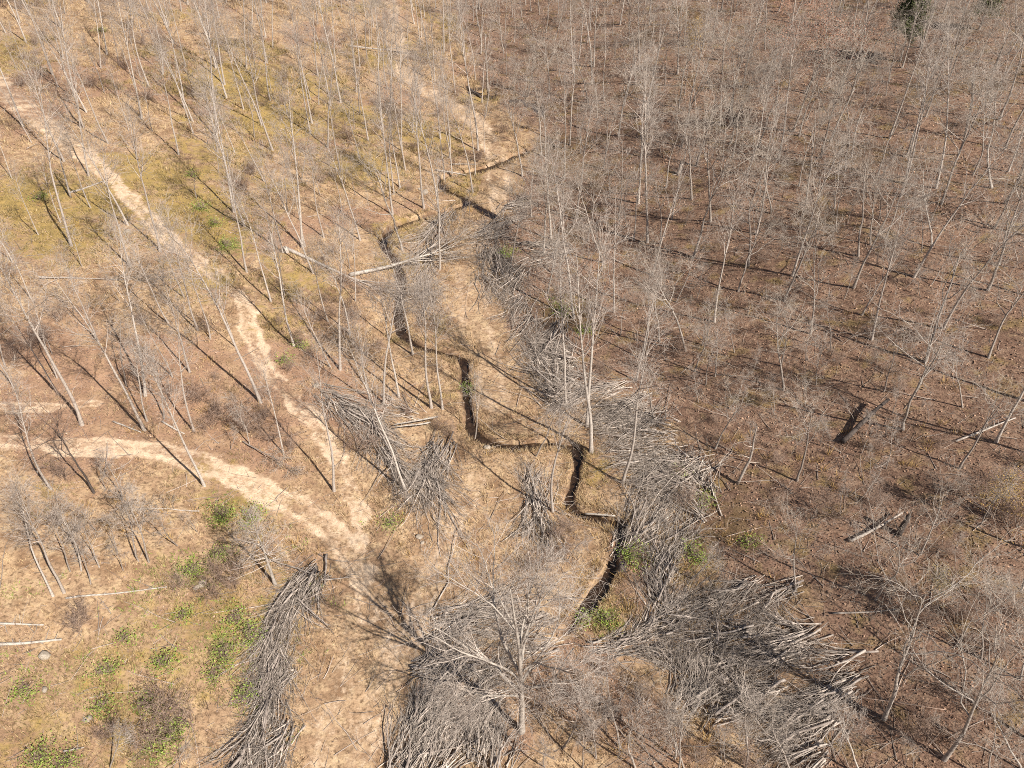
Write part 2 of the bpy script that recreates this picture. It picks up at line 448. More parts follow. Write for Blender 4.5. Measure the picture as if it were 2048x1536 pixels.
def bark(name, c0, c1, c2, scale=6.0, vary=0.0):
    """bark: per-tree tint between two tones with blotches of a third"""
    m, nt, b = mat_new(name, .92)
    oi = nd(nt, "ShaderNodeObjectInfo")
    tc = nd(nt, "ShaderNodeTexCoord")
    base = mix(nt, oi.outputs["Random"], c0, c1)
    c = mix(nt, noise_fac(nt, tc.outputs["Object"], scale, 4, .42, .68), base, c2)
    if vary:                                                          # every stick or twig has its own tone
        g = nd(nt, "ShaderNodeNewGeometry")
        r = nd(nt, "ShaderNodeMapRange"); r.inputs[3].default_value = 1 - vary; r.inputs[4].default_value = 1 + vary
        nt.links.new(g.outputs["Random Per Island"], r.inputs[0])
        h = nd(nt, "ShaderNodeHueSaturation"); nt.links.new(r.outputs[0], h.inputs["Value"]); nt.links.new(c, h.inputs["Color"])
        c = h.outputs[0]
    nt.links.new(c, b.inputs["Base Color"])
    return m

def tint(name, cols, scale=.6, rough=.9, translucent=False):
    """ground cover: colour wanders between tones over the ground"""
    m, nt, b = mat_new(name, rough)
    p = world_pos(nt)
    c = mix(nt, noise_fac(nt, p, scale, 3, .35, .65), cols[0], cols[1])
    if len(cols) > 2: c = mix(nt, noise_fac(nt, p, scale * 9, 2, .4, .62), c, cols[2])
    g = nd(nt, "ShaderNodeNewGeometry")
    r = nd(nt, "ShaderNodeMapRange"); r.inputs[3].default_value = .6; r.inputs[4].default_value = 1.35
    nt.links.new(g.outputs["Random Per Island"], r.inputs[0])
    h = nd(nt, "ShaderNodeHueSaturation"); nt.links.new(r.outputs[0], h.inputs["Value"]); nt.links.new(c, h.inputs["Color"]); c = h.outputs[0]
    nt.links.new(c, b.inputs["Base Color"])
    return m

M = {}
M['pale_bark'] = bark("pale_bark", (.58, .52, .455), (.46, .40, .35), (.33, .28, .24))
M['grey_bark'] = bark("grey_bark", (.48, .425, .37), (.30, .255, .22), (.20, .165, .14), 6.0, .2)
M['dark_bark'] = bark("dark_bark", (.10, .08, .07), (.15, .12, .10), (.06, .05, .045))
M['pale_twig'] = bark("pale_twig", (.52, .45, .39), (.42, .36, .31), (.33, .275, .235), 2, .35)
M['grey_twig'] = bark("grey_twig", (.58, .51, .43), (.43, .37, .31), (.32, .265, .22), 2, .4)
M['brown_twig'] = bark("brown_twig", (.36, .255, .195), (.42, .315, .25), (.26, .18, .14), 2, .4)
M['white_bark'] = bark("white_bark", (.53, .48, .42), (.45, .40, .345), (.24, .20, .17), 3)
M['brush'] = bark("brush", (.54, .47, .405), (.46, .395, .34), (.25, .205, .17), 3, .5)
M['log'] = bark("log", (.52, .45, .39), (.32, .265, .23), (.21, .17, .145), 4)
M['grass'] = tint("dry_grass", ((.49, .345, .19), (.36, .24, .135), (.58, .44, .265)), .35)
M['gold'] = tint("golden_grass", ((.44, .27, .10), (.36, .24, .09), (.50, .34, .15)), .5)
M['olive'] = tint("olive_grass", ((.34, .255, .115), (.25, .205, .085), (.42, .32, .16)), .3)
M['green'] = tint("green_leaf", ((.27, .38, .065), (.36, .40, .11), (.19, .27, .05)), 2.0)
M['litter'] = tint("fallen_leaves", ((.31, .185, .125), (.20, .115, .078), (.43, .29, .2)), .4)
M['russet'] = tint("russet_leaves", ((.34, .225, .165), (.25, .16, .12), (.42, .30, .225)), .4)
M['twiglitter'] = tint("twig_litter", ((.36, .29, .24), (.26, .20, .165), (.45, .38, .32)), 1.5)
M['orange_leaf'] = tint("rust_orange_leaf", ((.34, .17, .115), (.28, .145, .10), (.40, .23, .16)), 1.2)
M['yellow_leaf'] = tint("yellow_leaf", ((.40, .25, .07), (.33, .21, .06), (.44, .31, .12)), 1.2)
M['needle'] = tint("dark_needles", ((.07, .09, .035), (.09, .105, .04), (.11, .12, .05)), 1.0)
M['weed'] = tint("dead_weed", ((.24, .165, .115), (.17, .115, .08), (.33, .235, .165)), .5)
M['stone'] = tint("pale_stone", ((.50, .43, .35), (.36, .30, .245), (.27, .225, .17)), 2)

def ground_material():
    m, nt, b = mat_new("ground", .95)
    p = world_pos(nt)
    def at(n):
        a = nd(nt, "ShaderNodeAttribute", attribute_name=n); return a.outputs["Fac"]
    # dry grass and dead-leaf tan
    tan = mix(nt, noise_fac(nt, p, .16, 4, .38, .62), (.45, .305, .185), (.345, .22, .135))
    tan = mix(nt, noise_fac(nt, p, 1.1, 6, .45, .66), tan, (.56, .405, .245))
    tan = mix(nt, noise_fac(nt, p, .45, 6, .52, .68), tan, (.27, .165, .095))
    tan = mix(nt, noise_fac(nt, p, 4.0, 4, .48, .68), tan, (.19, .12, .07))
    oli = mix(nt, noise_fac(nt, p, .9, 4, .4, .62), (.40, .275, .10), (.31, .22, .08))
    oli = mix(nt, noise_fac(nt, p, 5.0, 3, .52, .7), oli, (.20, .145, .075))
    rus = mix(nt, noise_fac(nt, p, .8, 4, .4, .62), (.40, .25, .16), (.30, .18, .115))
    rus = mix(nt, noise_fac(nt, p, 6.0, 3, .5, .7), rus, (.19, .12, .085))
    lea = mix(nt, noise_fac(nt, p, .12, 4, .38, .62), (.29, .178, .122), (.20, .12, .083))
    lea = mix(nt, noise_fac(nt, p, 1.6, 4, .45, .68), lea, (.38, .255, .175))
    lea = mix(nt, noise_fac(nt, p, .4, 5, .55, .68), lea, (.30, .205, .095))
    lea = mix(nt, noise_fac(nt, p, 7.0, 3, .48, .68), lea, (.075, .045, .03))
    san = mix(nt, noise_fac(nt, p, 1.4, 5, .38, .62), (.73, .56, .395), (.58, .42, .285))
    san = mix(nt, noise_fac(nt, p, 8.0, 3, .5, .7), san, (.50, .35, .23))
    gre = mix(nt, noise_fac(nt, p, 3.0, 3, .4, .6), (.11, .14, .035), (.20, .18, .06))
    ragged = noise_fac(nt, p, .55, 6, .3, .7, .7)
    fine = noise_fac(nt, p, 2.4, 5, .3, .7, .7)
    def edge(att, gain, blend):
        s = math_n(nt, 'ADD', math_n(nt, 'MULTIPLY', at(att), gain), math_n(nt, 'SUBTRACT', blend, 1.0))
        return math_n(nt, 'MULTIPLY', s, 2.2, True)
    c = mix(nt, edge('russet', 1.25, ragged), tan, rus)
    c = mix(nt, edge('olive', 1.3, ragged), c, oli)
    lm = math_n(nt, 'MULTIPLY', math_n(nt, 'ADD', math_n(nt, 'MULTIPLY', at('leaf'), 1.7), math_n(nt, 'SUBTRACT', fine, .95)), 1.3, True)
    lea2 = mix(nt, math_n(nt, 'MULTIPLY', edge('olive', 1.3, ragged), .75), lea, (.175, .115, .055))
    c = mix(nt, lm, c, lea2)
    c = mix(nt, edge('green', 1.2, fine), c, gre)
    soft = math_n(nt, 'MULTIPLY', math_n(nt, 'ADD', math_n(nt, 'MULTIPLY', at('sand'), 1.35), math_n(nt, 'SUBTRACT', fine, .95)), 1.45, True)
    c = mix(nt, soft, c, san)
    mud = mix(nt, fine, (.10, .058, .036), (.17, .105, .065))
    c = mix(nt, at('mud'), c, mud)
    nt.links.new(c, b.inputs["Base Color"])
    bp = nd(nt, "ShaderNodeBump"); bp.inputs["Strength"].default_value = .8; bp.inputs["Distance"].default_value = .16
    n = nd(nt, "ShaderNodeTexNoise"); n.inputs["Scale"].default_value = 2.6; n.inputs["Detail"].default_value = 7; n.inputs["Roughness"].default_value = .68
    nt.links.new(p, n.inputs["Vector"]); nt.links.new(n.outputs["Fac"], bp.inputs["Height"]); nt.links.new(bp.outputs[0], b.inputs["Normal"])
    return m

def water_material():
    m, nt, b = mat_new("creek_water", .08)
    p = world_pos(nt)
    c = mix(nt, noise_fac(nt, p, 2.2, 4, .4, .65), (.026, .016, .010), (.065, .038, .023))
    nt.links.new(c, b.inputs["Base Color"])
    b.inputs["Specular IOR Level"].default_value = .5
    bp = nd(nt, "ShaderNodeBump"); bp.inputs["Strength"].default_value = .15; bp.inputs["Distance"].default_value = .03
    n = nd(nt, "ShaderNodeTexNoise"); n.inputs["Scale"].default_value = 7; n.inputs["Detail"].default_value = 3
    nt.links.new(p, n.inputs["Vector"]); nt.links.new(n.outputs["Fac"], bp.inputs["Height"]); nt.links.new(bp.outputs[0], b.inputs["Normal"])
    return m

# ------------------------------------------------------------------ the setting: ground sheet, creek water
def tag(o, label=None, cat=None, group=None, kind=None):
    if label: o['label'] = label
    if cat: o['category'] = cat
    if group: o['group'] = group
    if kind: o['kind'] = kind
    return o

def axis_steps(lo, hi, fine_lo, fine_hi, fine, coarse):
    a = list(np.arange(fine_lo, fine_hi, fine))
    s, v = fine, fine_hi
    while v < hi: a.append(v); s = min(s * 1.06, coarse); v += s
    a.append(hi)
    s, v, pre = fine, fine_lo, []
    while v > lo: s = min(s * 1.06, coarse); v -= s; pre.append(max(v, lo))
    return np.array(sorted(set(pre + a)))

gx = axis_steps(-900, 900, -48, 48, .24, 14)
gy = axis_steps(-60, 1300, 14, 115, .24, 14)
GX, GY = np.meshgrid(gx, gy)
gx_, gy_ = GX.ravel(), GY.ravel()
gz = z_ground(gx_, gy_)
nearm = (np.abs(gx_) < 200) & (gy_ < 300)
gz = gz + np.where(nearm, .05 * vnoise(gx_ * .9, gy_ * .9, 31) + .035 * vnoise(gx_ * 2.1, gy_ * 2.1, 32), 0)
nxg, nyg = len(gx), len(gy)
ids = np.arange(nxg * nyg).reshape(nyg, nxg)
gm = MB()
gm.add(np.column_stack([gx_, gy_, gz]), np.stack([ids[:-1, :-1], ids[:-1, 1:], ids[1:, 1:], ids[1:, :-1]], -1).reshape(-1, 4))
ground = gm.build("ground", ground_material())
tag(ground, "valley floor and slopes of dry grass and fallen leaves with sandy dirt tracks", kind='structure')
masks = cover_masks(gx_, gy_)
mud = np.zeros(gx_.shape)
for line in (CREEK, RAVINE, BROOK):
    mm = nearm
    d, w = line_dist(gx_[mm], gy_[mm], line)
    mud[mm] = np.maximum(mud[mm], np.clip(1.0 - (d - w * .9 + .2 * vnoise(gx_[mm] * 1.7, gy_[mm] * 1.7, 66)) / .38, 0, 1))
for n, a in zip(("sand", "leaf", "olive", "green", "russet", "mud"), (*masks, mud)):
    at_ = ground.data.attributes.new(n, 'FLOAT', 'POINT'); at_.data.foreach_set("value", np.asarray(a, np.float32))

M['water'] = water_material()
for line, depth, lab in ((CREEK, .6, "narrow dark brown creek winding along the valley floor"), (RAVINE, .6, "dark pooled water in the wooded ravine"), (BROOK, .27, "short side trickle joining the creek")):
    mb = MB()
    t = nrm(np.gradient(line[:, :2], axis=0)); nv = np.column_stack([-t[:, 1], t[:, 0]])
    K = len(line)
    w = (line[:, 2] * 1.25 + .3)[:, None]
    zc = z_base(line[:, 0], line[:, 1])
    zc = np.convolve(np.pad(zc, 4, mode='edge'), np.ones(9) / 9, 'valid') - depth
    v = np.concatenate([np.column_stack([line[:, :2] + nv * w * s, zc]) for s in (-1, 0, 1)])
    i = np.arange(K - 1)
    mb.add(v, np.concatenate([np.column_stack([i + a * K, i + 1 + a * K, i + 1 + (a + 1) * K, i + (a + 1) * K]) for a in (0, 1)]))
    tag(mb.build("creek_water", M['water']), lab, kind='structure')

# ------------------------------------------------------------------ ground cover: grass blades, leaves, twig litter (stuff)
def scatter(n, y0=14, y1=235, power=1.3):
    """random points over the visible ground, thicker near the viewer"""
    y = y0 + (y1 - y0) * RNG.random(n) ** power
    dep = y * math.cos(PITCH) + H_CAM * math.sin(PITCH)
    x = (RNG.random(n) * 2 - 1) * (dep * 1024 / F_PX * 1.12 + 6)
    return x, y

def clear_of_water(x, y, extra=.15):
    ok = np.ones(x.shape, bool)
    for line in (CREEK, RAVINE, BROOK):
        d, w = line_dist(x, y, line); ok &= d > w + extra
    return ok

def blades(x, y, h, w, per, spread, lean=.55):
    """tufts: per single-triangle blades round each point"""
    n = len(x); i = np.repeat(np.arange(n), per)
    a = RNG.random(n * per) * 2 * math.pi
    bx = x[i] + np.cos(a) * spread * RNG.random(n * per); by = y[i] + np.sin(a) * spread * RNG.random(n * per)
    hh = h[i] * (.5 + .8 * RNG.random(n * per)); ww = w[i]
    la = a + RNG.normal(size=n * per) * .6; ll = lean * hh * RNG.random(n * per) * 1.6
    tip = np.column_stack([bx + np.cos(la) * ll, by + np.sin(la) * ll, hh])
    pa = RNG.random(n * per) * math.pi
    dx, dy = np.cos(pa) * ww, np.sin(pa) * ww
    zz = z_ground(bx, by) - .02
    v = np.stack([np.column_stack([bx - dx, by - dy, zz]), np.column_stack([bx + dx, by + dy, zz]), tip + np.column_stack([0 * zz, 0 * zz, zz])], 1)
    return v.reshape(-1, 3), np.arange(3 * n * per).reshape(-1, 3)

def flakes(x, y, s, lift=.05):
    """leaves: small tilted kites on the ground"""
    n = len(x)
    u = nrm(RNG.normal(size=(n, 3)) * [1, 1, .45]); q = nrm(np.cross(u, RNG.normal(size=(n, 3)) * [.5, .5, 1]))
    c = np.column_stack([x, y, z_ground(x, y) + lift * RNG.random(n) + .02 + s * .25])
    v = np.stack([c + u * s[:, None], c + q * s[:, None] * .6, c - u * s[:, None], c - q * s[:, None] * .6], 1)
    return v.reshape(-1, 3), np.arange(4 * n).reshape(-1, 4)

def stuff(name, mat, label, parts, smooth=False):
    mb = MB()
    for v, f in parts: mb.add(v, f)
    return tag(mb.build(name, mat, smooth=smooth), label, kind='stuff')

def masks_at(x, y): return cover_masks(x, y)

x, y = scatter(90000)
sa, le, ol, gr, ru = masks_at(x, y)
dens = fbm(x / 3.2, y / 3.2, 41)
ok = clear_of_water(x, y)
k = ok & (le < .5) & (sa < .25) & (ru < .6 + .3 * RNG.random(len(x))) & (dens > -.35) & (ol < .75 * RNG.random(len(x)) + .2)
sc = .8 + y / 130
stuff("dry_grass", M['grass'], "pale tan dry grass over the open ground", [blades(x[k], y[k], (.24 + .3 * np.clip(dens[k], 0, 1)) * sc[k], .02 * sc[k], 6, .3)])
k2 = ok & (le < .5) & (sa < .2) & (ol > .25) & (dens > -.3)
stuff("olive_grass", M['olive'], "olive and mossy low grass in soft patches", [blades(x[k2], y[k2], .34 * sc[k2], .022 * sc[k2], 7, .35)])
x, y = scatter(130000)
sa, le, ol, gr, ru = masks_at(x, y)
ok = clear_of_water(x, y)
k = ok & (le > .5)
stuff("fallen_leaves", M['litter'], "brown fallen leaves carpeting the wooded slope", [flakes(x[k], y[k], (.05 + .07 * RNG.random(k.sum())) * (.8 + y[k] / 150))])
k = ok & (le < .5) & (sa < .3) & ((ru > .3) | (RNG.random(len(x)) < .18))
stuff("russet_leaves", M['russet'], "pinkish brown fallen leaves drifted over the grass", [flakes(x[k], y[k], (.05 + .06 * RNG.random(k.sum())) * (.8 + y[k] / 150))])
# taller clumps of golden grass
x, y = scatter(5200)
sa, le, ol, gr, ru = masks_at(x, y)
d_ = fbm(x / 7, y / 7, 55)
gold_px = unproject([1400, 1470, 1370, 1330, 1700, 1760, 1850, 1830, 1480, 1560, 1620, 1340, 1230, 1280, 240, 300, 330, 260, 380, 1190, 1300], [1100, 1050, 1150, 1130, 900, 930, 870, 880, 900, 890, 910, 1160, 1170, 1160, 270, 320, 400, 380, 440, 1180, 270])
near_gold = np.zeros(len(x), bool)
for g in gold_px: near_gold |= np.hypot(x - g[0], y - g[1]) < 2.6
k = clear_of_water(x, y) & (sa < .15) & (((le < .5) & (d_ > .25) & (RNG.random(len(x)) < .55)) | near_gold | ((le > .5) & (d_ > .75)))
stuff("golden_grass", M['gold'], "tall golden dry grass in clumps", [blades(x[k], y[k], .45 + .3 * RNG.random(k.sum()), .022 + 0 * x[k], 22, .38, .8)])
# low green weeds in the meadow
x, y = scatter(30000, 14, 110)
d_ = fbm(x / 1.8, y / 1.8, 59) - .25 * (fbm(x / 6, y / 6, 60) < .1)
k = in_poly(x, y, MEADOW) & (d_ > .2) & (masks_at(x, y)[0] < .1) | ((masks_at(x, y)[3] > .3) & (d_ > -.2))
stuff("green_weeds", M['green'], "low green weeds scattered through the meadow", [blades(x[k], y[k], .12 + .22 * RNG.random(k.sum()), .03 + 0 * x[k], 6, .25, 1.0)])
# brown dead weeds in drifts
x, y = scatter(26000)
sa, le, ol, gr, ru = masks_at(x, y)
d_ = fbm(x / 5, y / 5, 58)
k = clear_of_water(x, y) & (sa < .12) & (d_ > .12) & ~in_poly(x, y, CLEARING) | (clear_of_water(x, y) & (sa < .1) & (d_ > .4))
stuff("dead_weeds", M['weed'], "brown dead weeds standing in drifts among the grass", [blades(x[k], y[k], .3 + .45 * RNG.random(k.sum()), .012 + .00012 * y[k], 7, .3, .6)])
# grass hanging over the creek banks, sticks caught in the water
i_ = RNG.integers(0, len(CREEK) - 1, 3800); t_ = RNG.random(3800)[:, None]
c_ = CREEK[i_] * (1 - t_) + CREEK[i_ + 1] * t_
tv = nrm(CREEK[i_ + 1, :2] - CREEK[i_, :2]); nv_ = np.column_stack([-tv[:, 1], tv[:, 0]]) * np.where(RNG.random(3800) < .5, 1, -1)[:, None]
q_ = c_[:, :2] + nv_ * (c_[:, 2] * 1.0 + .5 + .6 * RNG.random(3800))[:, None]
stuff("bank_grass", M['grass'], "tufts of dry grass hanging over the creek banks", [blades(q_[:, 0], q_[:, 1], .2 + .25 * RNG.random(3800), .02 + 0 * t_[:, 0], 6, .25, .9)])
mb = MB()
s_ = np.column_stack([c_[:420, :2] + .3 * RNG.normal(size=(420, 2)), np.zeros(420)])
s_[:, 2] = z_ground(s_[:, 0], s_[:, 1]) + .3
a_ = RNG.random(420) * 6.28
P, R = grow(RNG, s_, np.column_stack([np.cos(a_), np.sin(a_), .1 * RNG.normal(size=420)]), .5 + 1.6 * RNG.random(420) ** 2, np.full(420, .022), np.full(420, .008), 4, .12)
tubes(mb, P, R, 4)
tag(mb.build("creek_debris", M['twiglitter']), "sticks caught in and across the creek", kind='stuff')
# twigs lying about
def lying(n, power, lmin, lmax, r):
    x, y = scatter(n, power=power)
    k = clear_of_water(x, y, -.3) & ((masks_at(x, y)[1] > .5) | (RNG.random(n) < .55)); x, y = x[k], y[k]
    a = RNG.random(len(x)) * math.pi
    L = lmin + (lmax - lmin) * RNG.random(len(x)) ** 2
    s = np.column_stack([x, y, z_ground(x, y) + .05])
    d = np.column_stack([np.cos(a), np.sin(a), RNG.normal(size=len(x)) * .08])
    P, R = grow(RNG, s, d, L, np.full(len(x), r), np.full(len(x), r * .4), 4, .1)
    P[:, :, 2] = np.maximum(P[:, :, 2], z_ground(P[:, :, 0], P[:, :, 1]) + .03)
    return P, R
mb = MB()
tubes(mb, *lying(16000, 1.2, .5, 2.6, .022), 3)
tubes(mb, *lying(2200, 1.1, 1.5, 4.5, .045), 4)
tag(mb.build("twig_litter", M['twiglitter']), "grey fallen twigs and sticks strewn over the ground", kind='stuff')

# ------------------------------------------------------------------ heaps of cut brush: (butt x, y, tip x, y, width m, how many)
PILES = {
 "track": ("long narrow heap of cut sticks beside the open track, small cone-shaped tree at its end", [
    (632, 1148, 560, 1225, 2.2, 26), (605, 1165, 540, 1290, 1.8, 34), (575, 1200, 530, 1320, 1.6, 26), (640, 1140, 612, 1240, 1.4, 16), (548, 1275, 528, 1410, 1.8, 36), (590, 1345, 500, 1395, 1.0, 12),
    (560, 1330, 515, 1470, 1.7, 30), (545, 1410, 488, 1540, 1.8, 34), (575, 1455, 520, 1560, 1.6, 24), (520, 1400, 560, 1310, 1.2, 14), (500, 1500, 480, 1590, 2.0, 20)]),
 "fork": ("forked dark heap of brush between the sandy track and the creek bend", [
    (655, 792, 770, 862, 2.0, 34), (672, 815, 800, 880, 1.6, 26), (735, 838, 792, 950, 2.2, 36), (752, 850, 775, 940, 1.5, 22), (765, 905, 835, 990, 1.8, 26), (872, 885, 845, 985, 1.8, 32), (890, 895, 835, 1020, 1.6, 26),
    (845, 955, 872, 1075, 1.8, 30), (860, 930, 895, 1060, 1.2, 16), (800, 940, 850, 1030, 1.5, 20), (830, 830, 760, 800, 1.5, 14)]),
 "small": ("small brush heap standing alone on the tan clearing", [
    (1075, 1000, 1082, 1105, 1.6, 24), (1060, 1005, 1048, 1085, 1.2, 14), (1070, 1010, 1045, 930, 1.6, 18), (1085, 1020, 1065, 945, 1.2, 12), (1090, 1050, 1115, 1110, 1.2, 10)]),
 "bend": ("thin grey brush heap in the creek loop above the fallen pale tree", [
    (905, 425, 838, 495, 2.0, 24), (880, 440, 832, 530, 1.8, 22), (862, 500, 845, 580, 2.2, 20), (850, 560, 862, 640, 2.4, 18)]),
 "wood edge": ("dark brush heap with a green shoot at the wood edge", [
    (970, 475, 1055, 425, 2.4, 24), (982, 500, 1012, 570, 2.4, 28), (1000, 520, 1022, 610, 2.2, 26), (968, 555, 1020, 625, 2.0, 20), (1125, 498, 1030, 488, 1.8, 18), (1140, 512, 1055, 530, 2.2, 20), (995, 455, 985, 530, 1.8, 16), (1050, 540, 1000, 600, 1.8, 14), (1045, 600, 1010, 650, 1.8, 16), (1010, 420, 1060, 400, 1.8, 12)]),
 "fan": ("feathery fan of thin cut branches sloping down to the clearing", [
    (1115, 765, 1050, 660, 2.4, 26), (1140, 725, 1050, 690, 2.4, 24), (1105, 795, 1065, 705, 2.0, 22), (1070, 640, 1035, 690, 2.0, 16), (1150, 770, 1090, 800, 2.2, 20), (1120, 650, 1070, 740, 2.5, 18)]),
 "great": ("great pale heap of long cut poles spread across the foot of the wooded slope", [
    (1245, 772, 1135, 798, 1.8, 30), (1285, 800, 1180, 838, 1.8, 30), (1302, 830, 1190, 860, 1.8, 30), (1325, 855, 1200, 838, 1.6, 26), (1332, 878, 1200, 880, 1.8, 30), (1340, 905, 1215, 905, 1.8, 28), (1355, 925, 1225, 940, 1.6, 26),
    (1270, 800, 1200, 870, 1.4, 20), (1405, 925, 1275, 985, 1.8, 28), (1395, 950, 1275, 1015, 1.8, 26), (1240, 1092, 1318, 965, 1.8, 32), (1262, 1100, 1345, 990, 1.6, 26), (1402, 1035, 1325, 955, 1.8, 24), (1320, 1125, 1385, 1005, 1.6, 26),
    (1335, 1155, 1310, 1060, 1.2, 16), (1312, 1205, 1345, 1085, 1.1, 18), (1270, 985, 1380, 920, 1.8, 20), (1420, 990, 1350, 900, 2.0, 18), (1180, 770, 1110, 740, 1.8, 18), (1150, 800, 1095, 830, 1.8, 18), (1325, 1215, 1300, 1130, 1.0, 14), (1300, 1260, 1345, 1180, 1.0, 14), (1250, 870, 1330, 820, 1.6, 18), (1380, 980, 1290, 920, 1.8, 18)]),
 "lower": ("sprawling dark heap of logs and branches below the shaded slope", [
    (1300, 1262, 1405, 1200, 1.5, 26), (1345, 1232, 1485, 1180, 1.4, 26), (1235, 1302, 1385, 1258, 1.5, 28), (1200, 1295, 1330, 1275, 1.3, 18), (1505, 1172, 1395, 1232, 1.4, 24), (1592, 1172, 1470, 1222, 1.4, 22), (1500, 1268, 1330, 1292, 1.6, 26),
    (1622, 1268, 1480, 1332, 1.5, 28), (1600, 1295, 1490, 1348, 1.3, 22), (1590, 1265, 1530, 1235, 1.3, 16), (1705, 1318, 1555, 1330, 1.5, 24), (1316, 1300, 1385, 1345, 1.0, 16), (1340, 1340, 1300, 1300, .9, 12), (1712, 1362, 1575, 1432, 1.3, 26),
    (1692, 1382, 1545, 1445, 1.3, 22), (1645, 1402, 1520, 1465, 1.3, 20), (1662, 1442, 1535, 1505, 1.3, 20), (1645, 1500, 1530, 1545, 1.3, 18), (1370, 1408, 1425, 1300, 1.8, 30), (1400, 1398, 1460, 1310, 1.6, 26), (1440, 1300, 1540, 1260, 1.5, 20),
    (1500, 1420, 1430, 1340, 1.6, 22), (1420, 1440, 1510, 1390, 1.6, 20), (1560, 1380, 1460, 1410, 1.5, 20)]),
 "big tree": ("broad heap of cut brush heaped round the foot of the big grey tree", [
    (878, 1232, 1085, 1205, 1.5, 28), (900, 1252, 1060, 1222, 1.5, 24), (858, 1292, 975, 1240, 1.5, 24), (838, 1342, 940, 1300, 1.4, 24), (872, 1382, 970, 1290, 1.4, 22), (828, 1455, 895, 1358, 1.3, 28), (850, 1475, 905, 1375, 1.3, 24), (788, 1545, 850, 1400, 1.4, 32),
    (818, 1550, 880, 1445, 1.4, 28), (870, 1505, 905, 1400, 1.3, 22), (860, 1560, 945, 1440, 1.4, 24), (948, 1510, 962, 1400, 1.6, 24), (985, 1545, 992, 1430, 1.6, 22), (915, 1330, 1010, 1352, 1.4, 18), (1000, 1400, 920, 1450, 1.3, 18), (940, 1400, 1040, 1300, 1.4, 20), (1090, 1240, 1000, 1270, 1.3, 16),
    (1110, 1290, 1000, 1310, 1.4, 16)]),
}
LOG_N = 0
PILE_SPOTS = []
for pname, (plabel, bundles) in PILES.items():
    brush = MB()
    top_logs = []
    for bi, (ax, ay, bx, by, wid, n) in enumerate(bundles):
        A, B = unproject([ax, bx], [ay, by])
        d = B[:2] - A[:2]; L = np.linalg.norm(d); d = d / L
        side = np.array([-d[1], d[0]])
        PILE_SPOTS += [(*(A[:2] + (B - A)[:2] * t), wid) for t in (0, .33, .66, 1)]
        wid *= .72; L0 = L
        n = int(n * (2.9 if pname in ('wood edge', 'fan', 'bend') else 1.9)); wid *= .8 if pname == 'track' else 1.15 if pname in ('wood edge', 'fan') else 1
        off = np.clip(RNG.normal(size=n) * .5, -1.2, 1.2) * wid
        lay = RNG.random(n) ** 1.3
        hgt = .08 + lay * (1.1 * np.exp(-(off / (wid * .6)) ** 2)) * min(1.0, wid / 1.7)
        part = RNG.random(n) < .55                                    # shorter pieces thrown anywhere along the heap
        start = A[:2] + side * off[:, None] + d * (L * np.where(part, -.15 + .85 * RNG.random(n), .14 * RNG.normal(size=n)))[:, None]
        ang = RNG.normal(size=n) * np.where(RNG.random(n) < .25, .5, .2) + off / wid * .16 * RNG.random(n)
        ca, sa_ = np.cos(ang)[:, None], np.sin(ang)[:, None]
        dd = d * ca + side * sa_
        len_ = L * np.where(part, .2 + .4 * RNG.random(n), .5 + .6 * RNG.random(n)) + .3
        r0 = .017 + .055 * RNG.random(n) ** 2.2 + (.025 if L < 5 else 0) * RNG.random(n)
        s3 = np.column_stack([start, z_ground(start[:, 0], start[:, 1]) + hgt])
        P, R = grow(RNG, s3, np.column_stack([dd, .0 + .05 * RNG.normal(size=n)]), len_, r0, r0 * .3, 7, .1, 0, .2)
        zg = z_ground(P[:, :, 0], P[:, :, 1])
        P[:, :, 2] = np.maximum(zg + .05, np.minimum(P[:, :, 2], zg + hgt[:, None] * (1 - .2 * np.linspace(0, 1, 7)) + .3 * (RNG.random((n, 1)) ** 2) * np.linspace(0, 1, 7)))
        order = np.argsort(-(hgt + r0 * 6))
        pick = order[:2 if len(bundles) > 8 else 3]; R[pick] *= 1.25
        rest = np.setdiff1d(np.arange(n), pick)
        for i in pick: top_logs.append((P[i], R[i] * 1.15))
        tubes(brush, P[rest], R[rest], 5, True)
        s, dr, r, t = sprout(RNG, P, R, 4, .35, 1, 12, 42)
        P2, R2 = grow(RNG, s, dr, .5 + 1.4 * RNG.random(len(s)), np.clip(r * .6, .011, .026), np.full(len(s), .007), 4, .16, .01)
        P2[:, :, 2] = np.maximum(P2[:, :, 2], z_ground(P2[:, :, 0], P2[:, :, 1]) + .03)
        tubes(brush, P2, R2, 3)
        s, dr, r, t = sprout(RNG, P2, R2, 2, .2, 1, 15, 45)
        P3, R3 = grow(RNG, s, dr, .3 + .6 * RNG.random(len(s)), np.full(len(s), .008), np.full(len(s), .004), 3, .12)
        tubes(brush, P3, R3, 3)
    tag(brush.build("brush_pile", M['brush']), plabel, "brush pile", kind='stuff')
    short = {"track": "the long narrow stick heap by the track", "fork": "the forked dark brush heap", "small": "the small lone brush heap on the clearing", "bend": "the thin heap in the creek loop",
             "wood edge": "the dark heap at the wood edge", "fan": "the feathery fan of branches", "great": "the great pale pole heap", "lower": "the sprawling heap below the shaded slope", "big tree": "the heap round the big grey tree"}[pname]
    for P, R in top_logs:
        mb = MB(); tubes(mb, (P - P[0])[None], R[None], 7, True)
        s, dr, r, t = sprout(RNG, (P - P[0])[None], R[None], 3, .3, .9, 30, 60)
        tubes(mb, *grow(RNG, s, dr, .15 + .3 * RNG.random(3), r * .5, r * .25, 3, .1), 4)
        o = mb.build("cut_pole", M['log']); o.location = P[0]
        tag(o, f"bare cut pole lying on top of {short}", "cut pole", f"cut poles on {short}")
        LOG_N += 1
PILE_SPOTS = np.array(PILE_SPOTS)
print("cut poles", LOG_N)

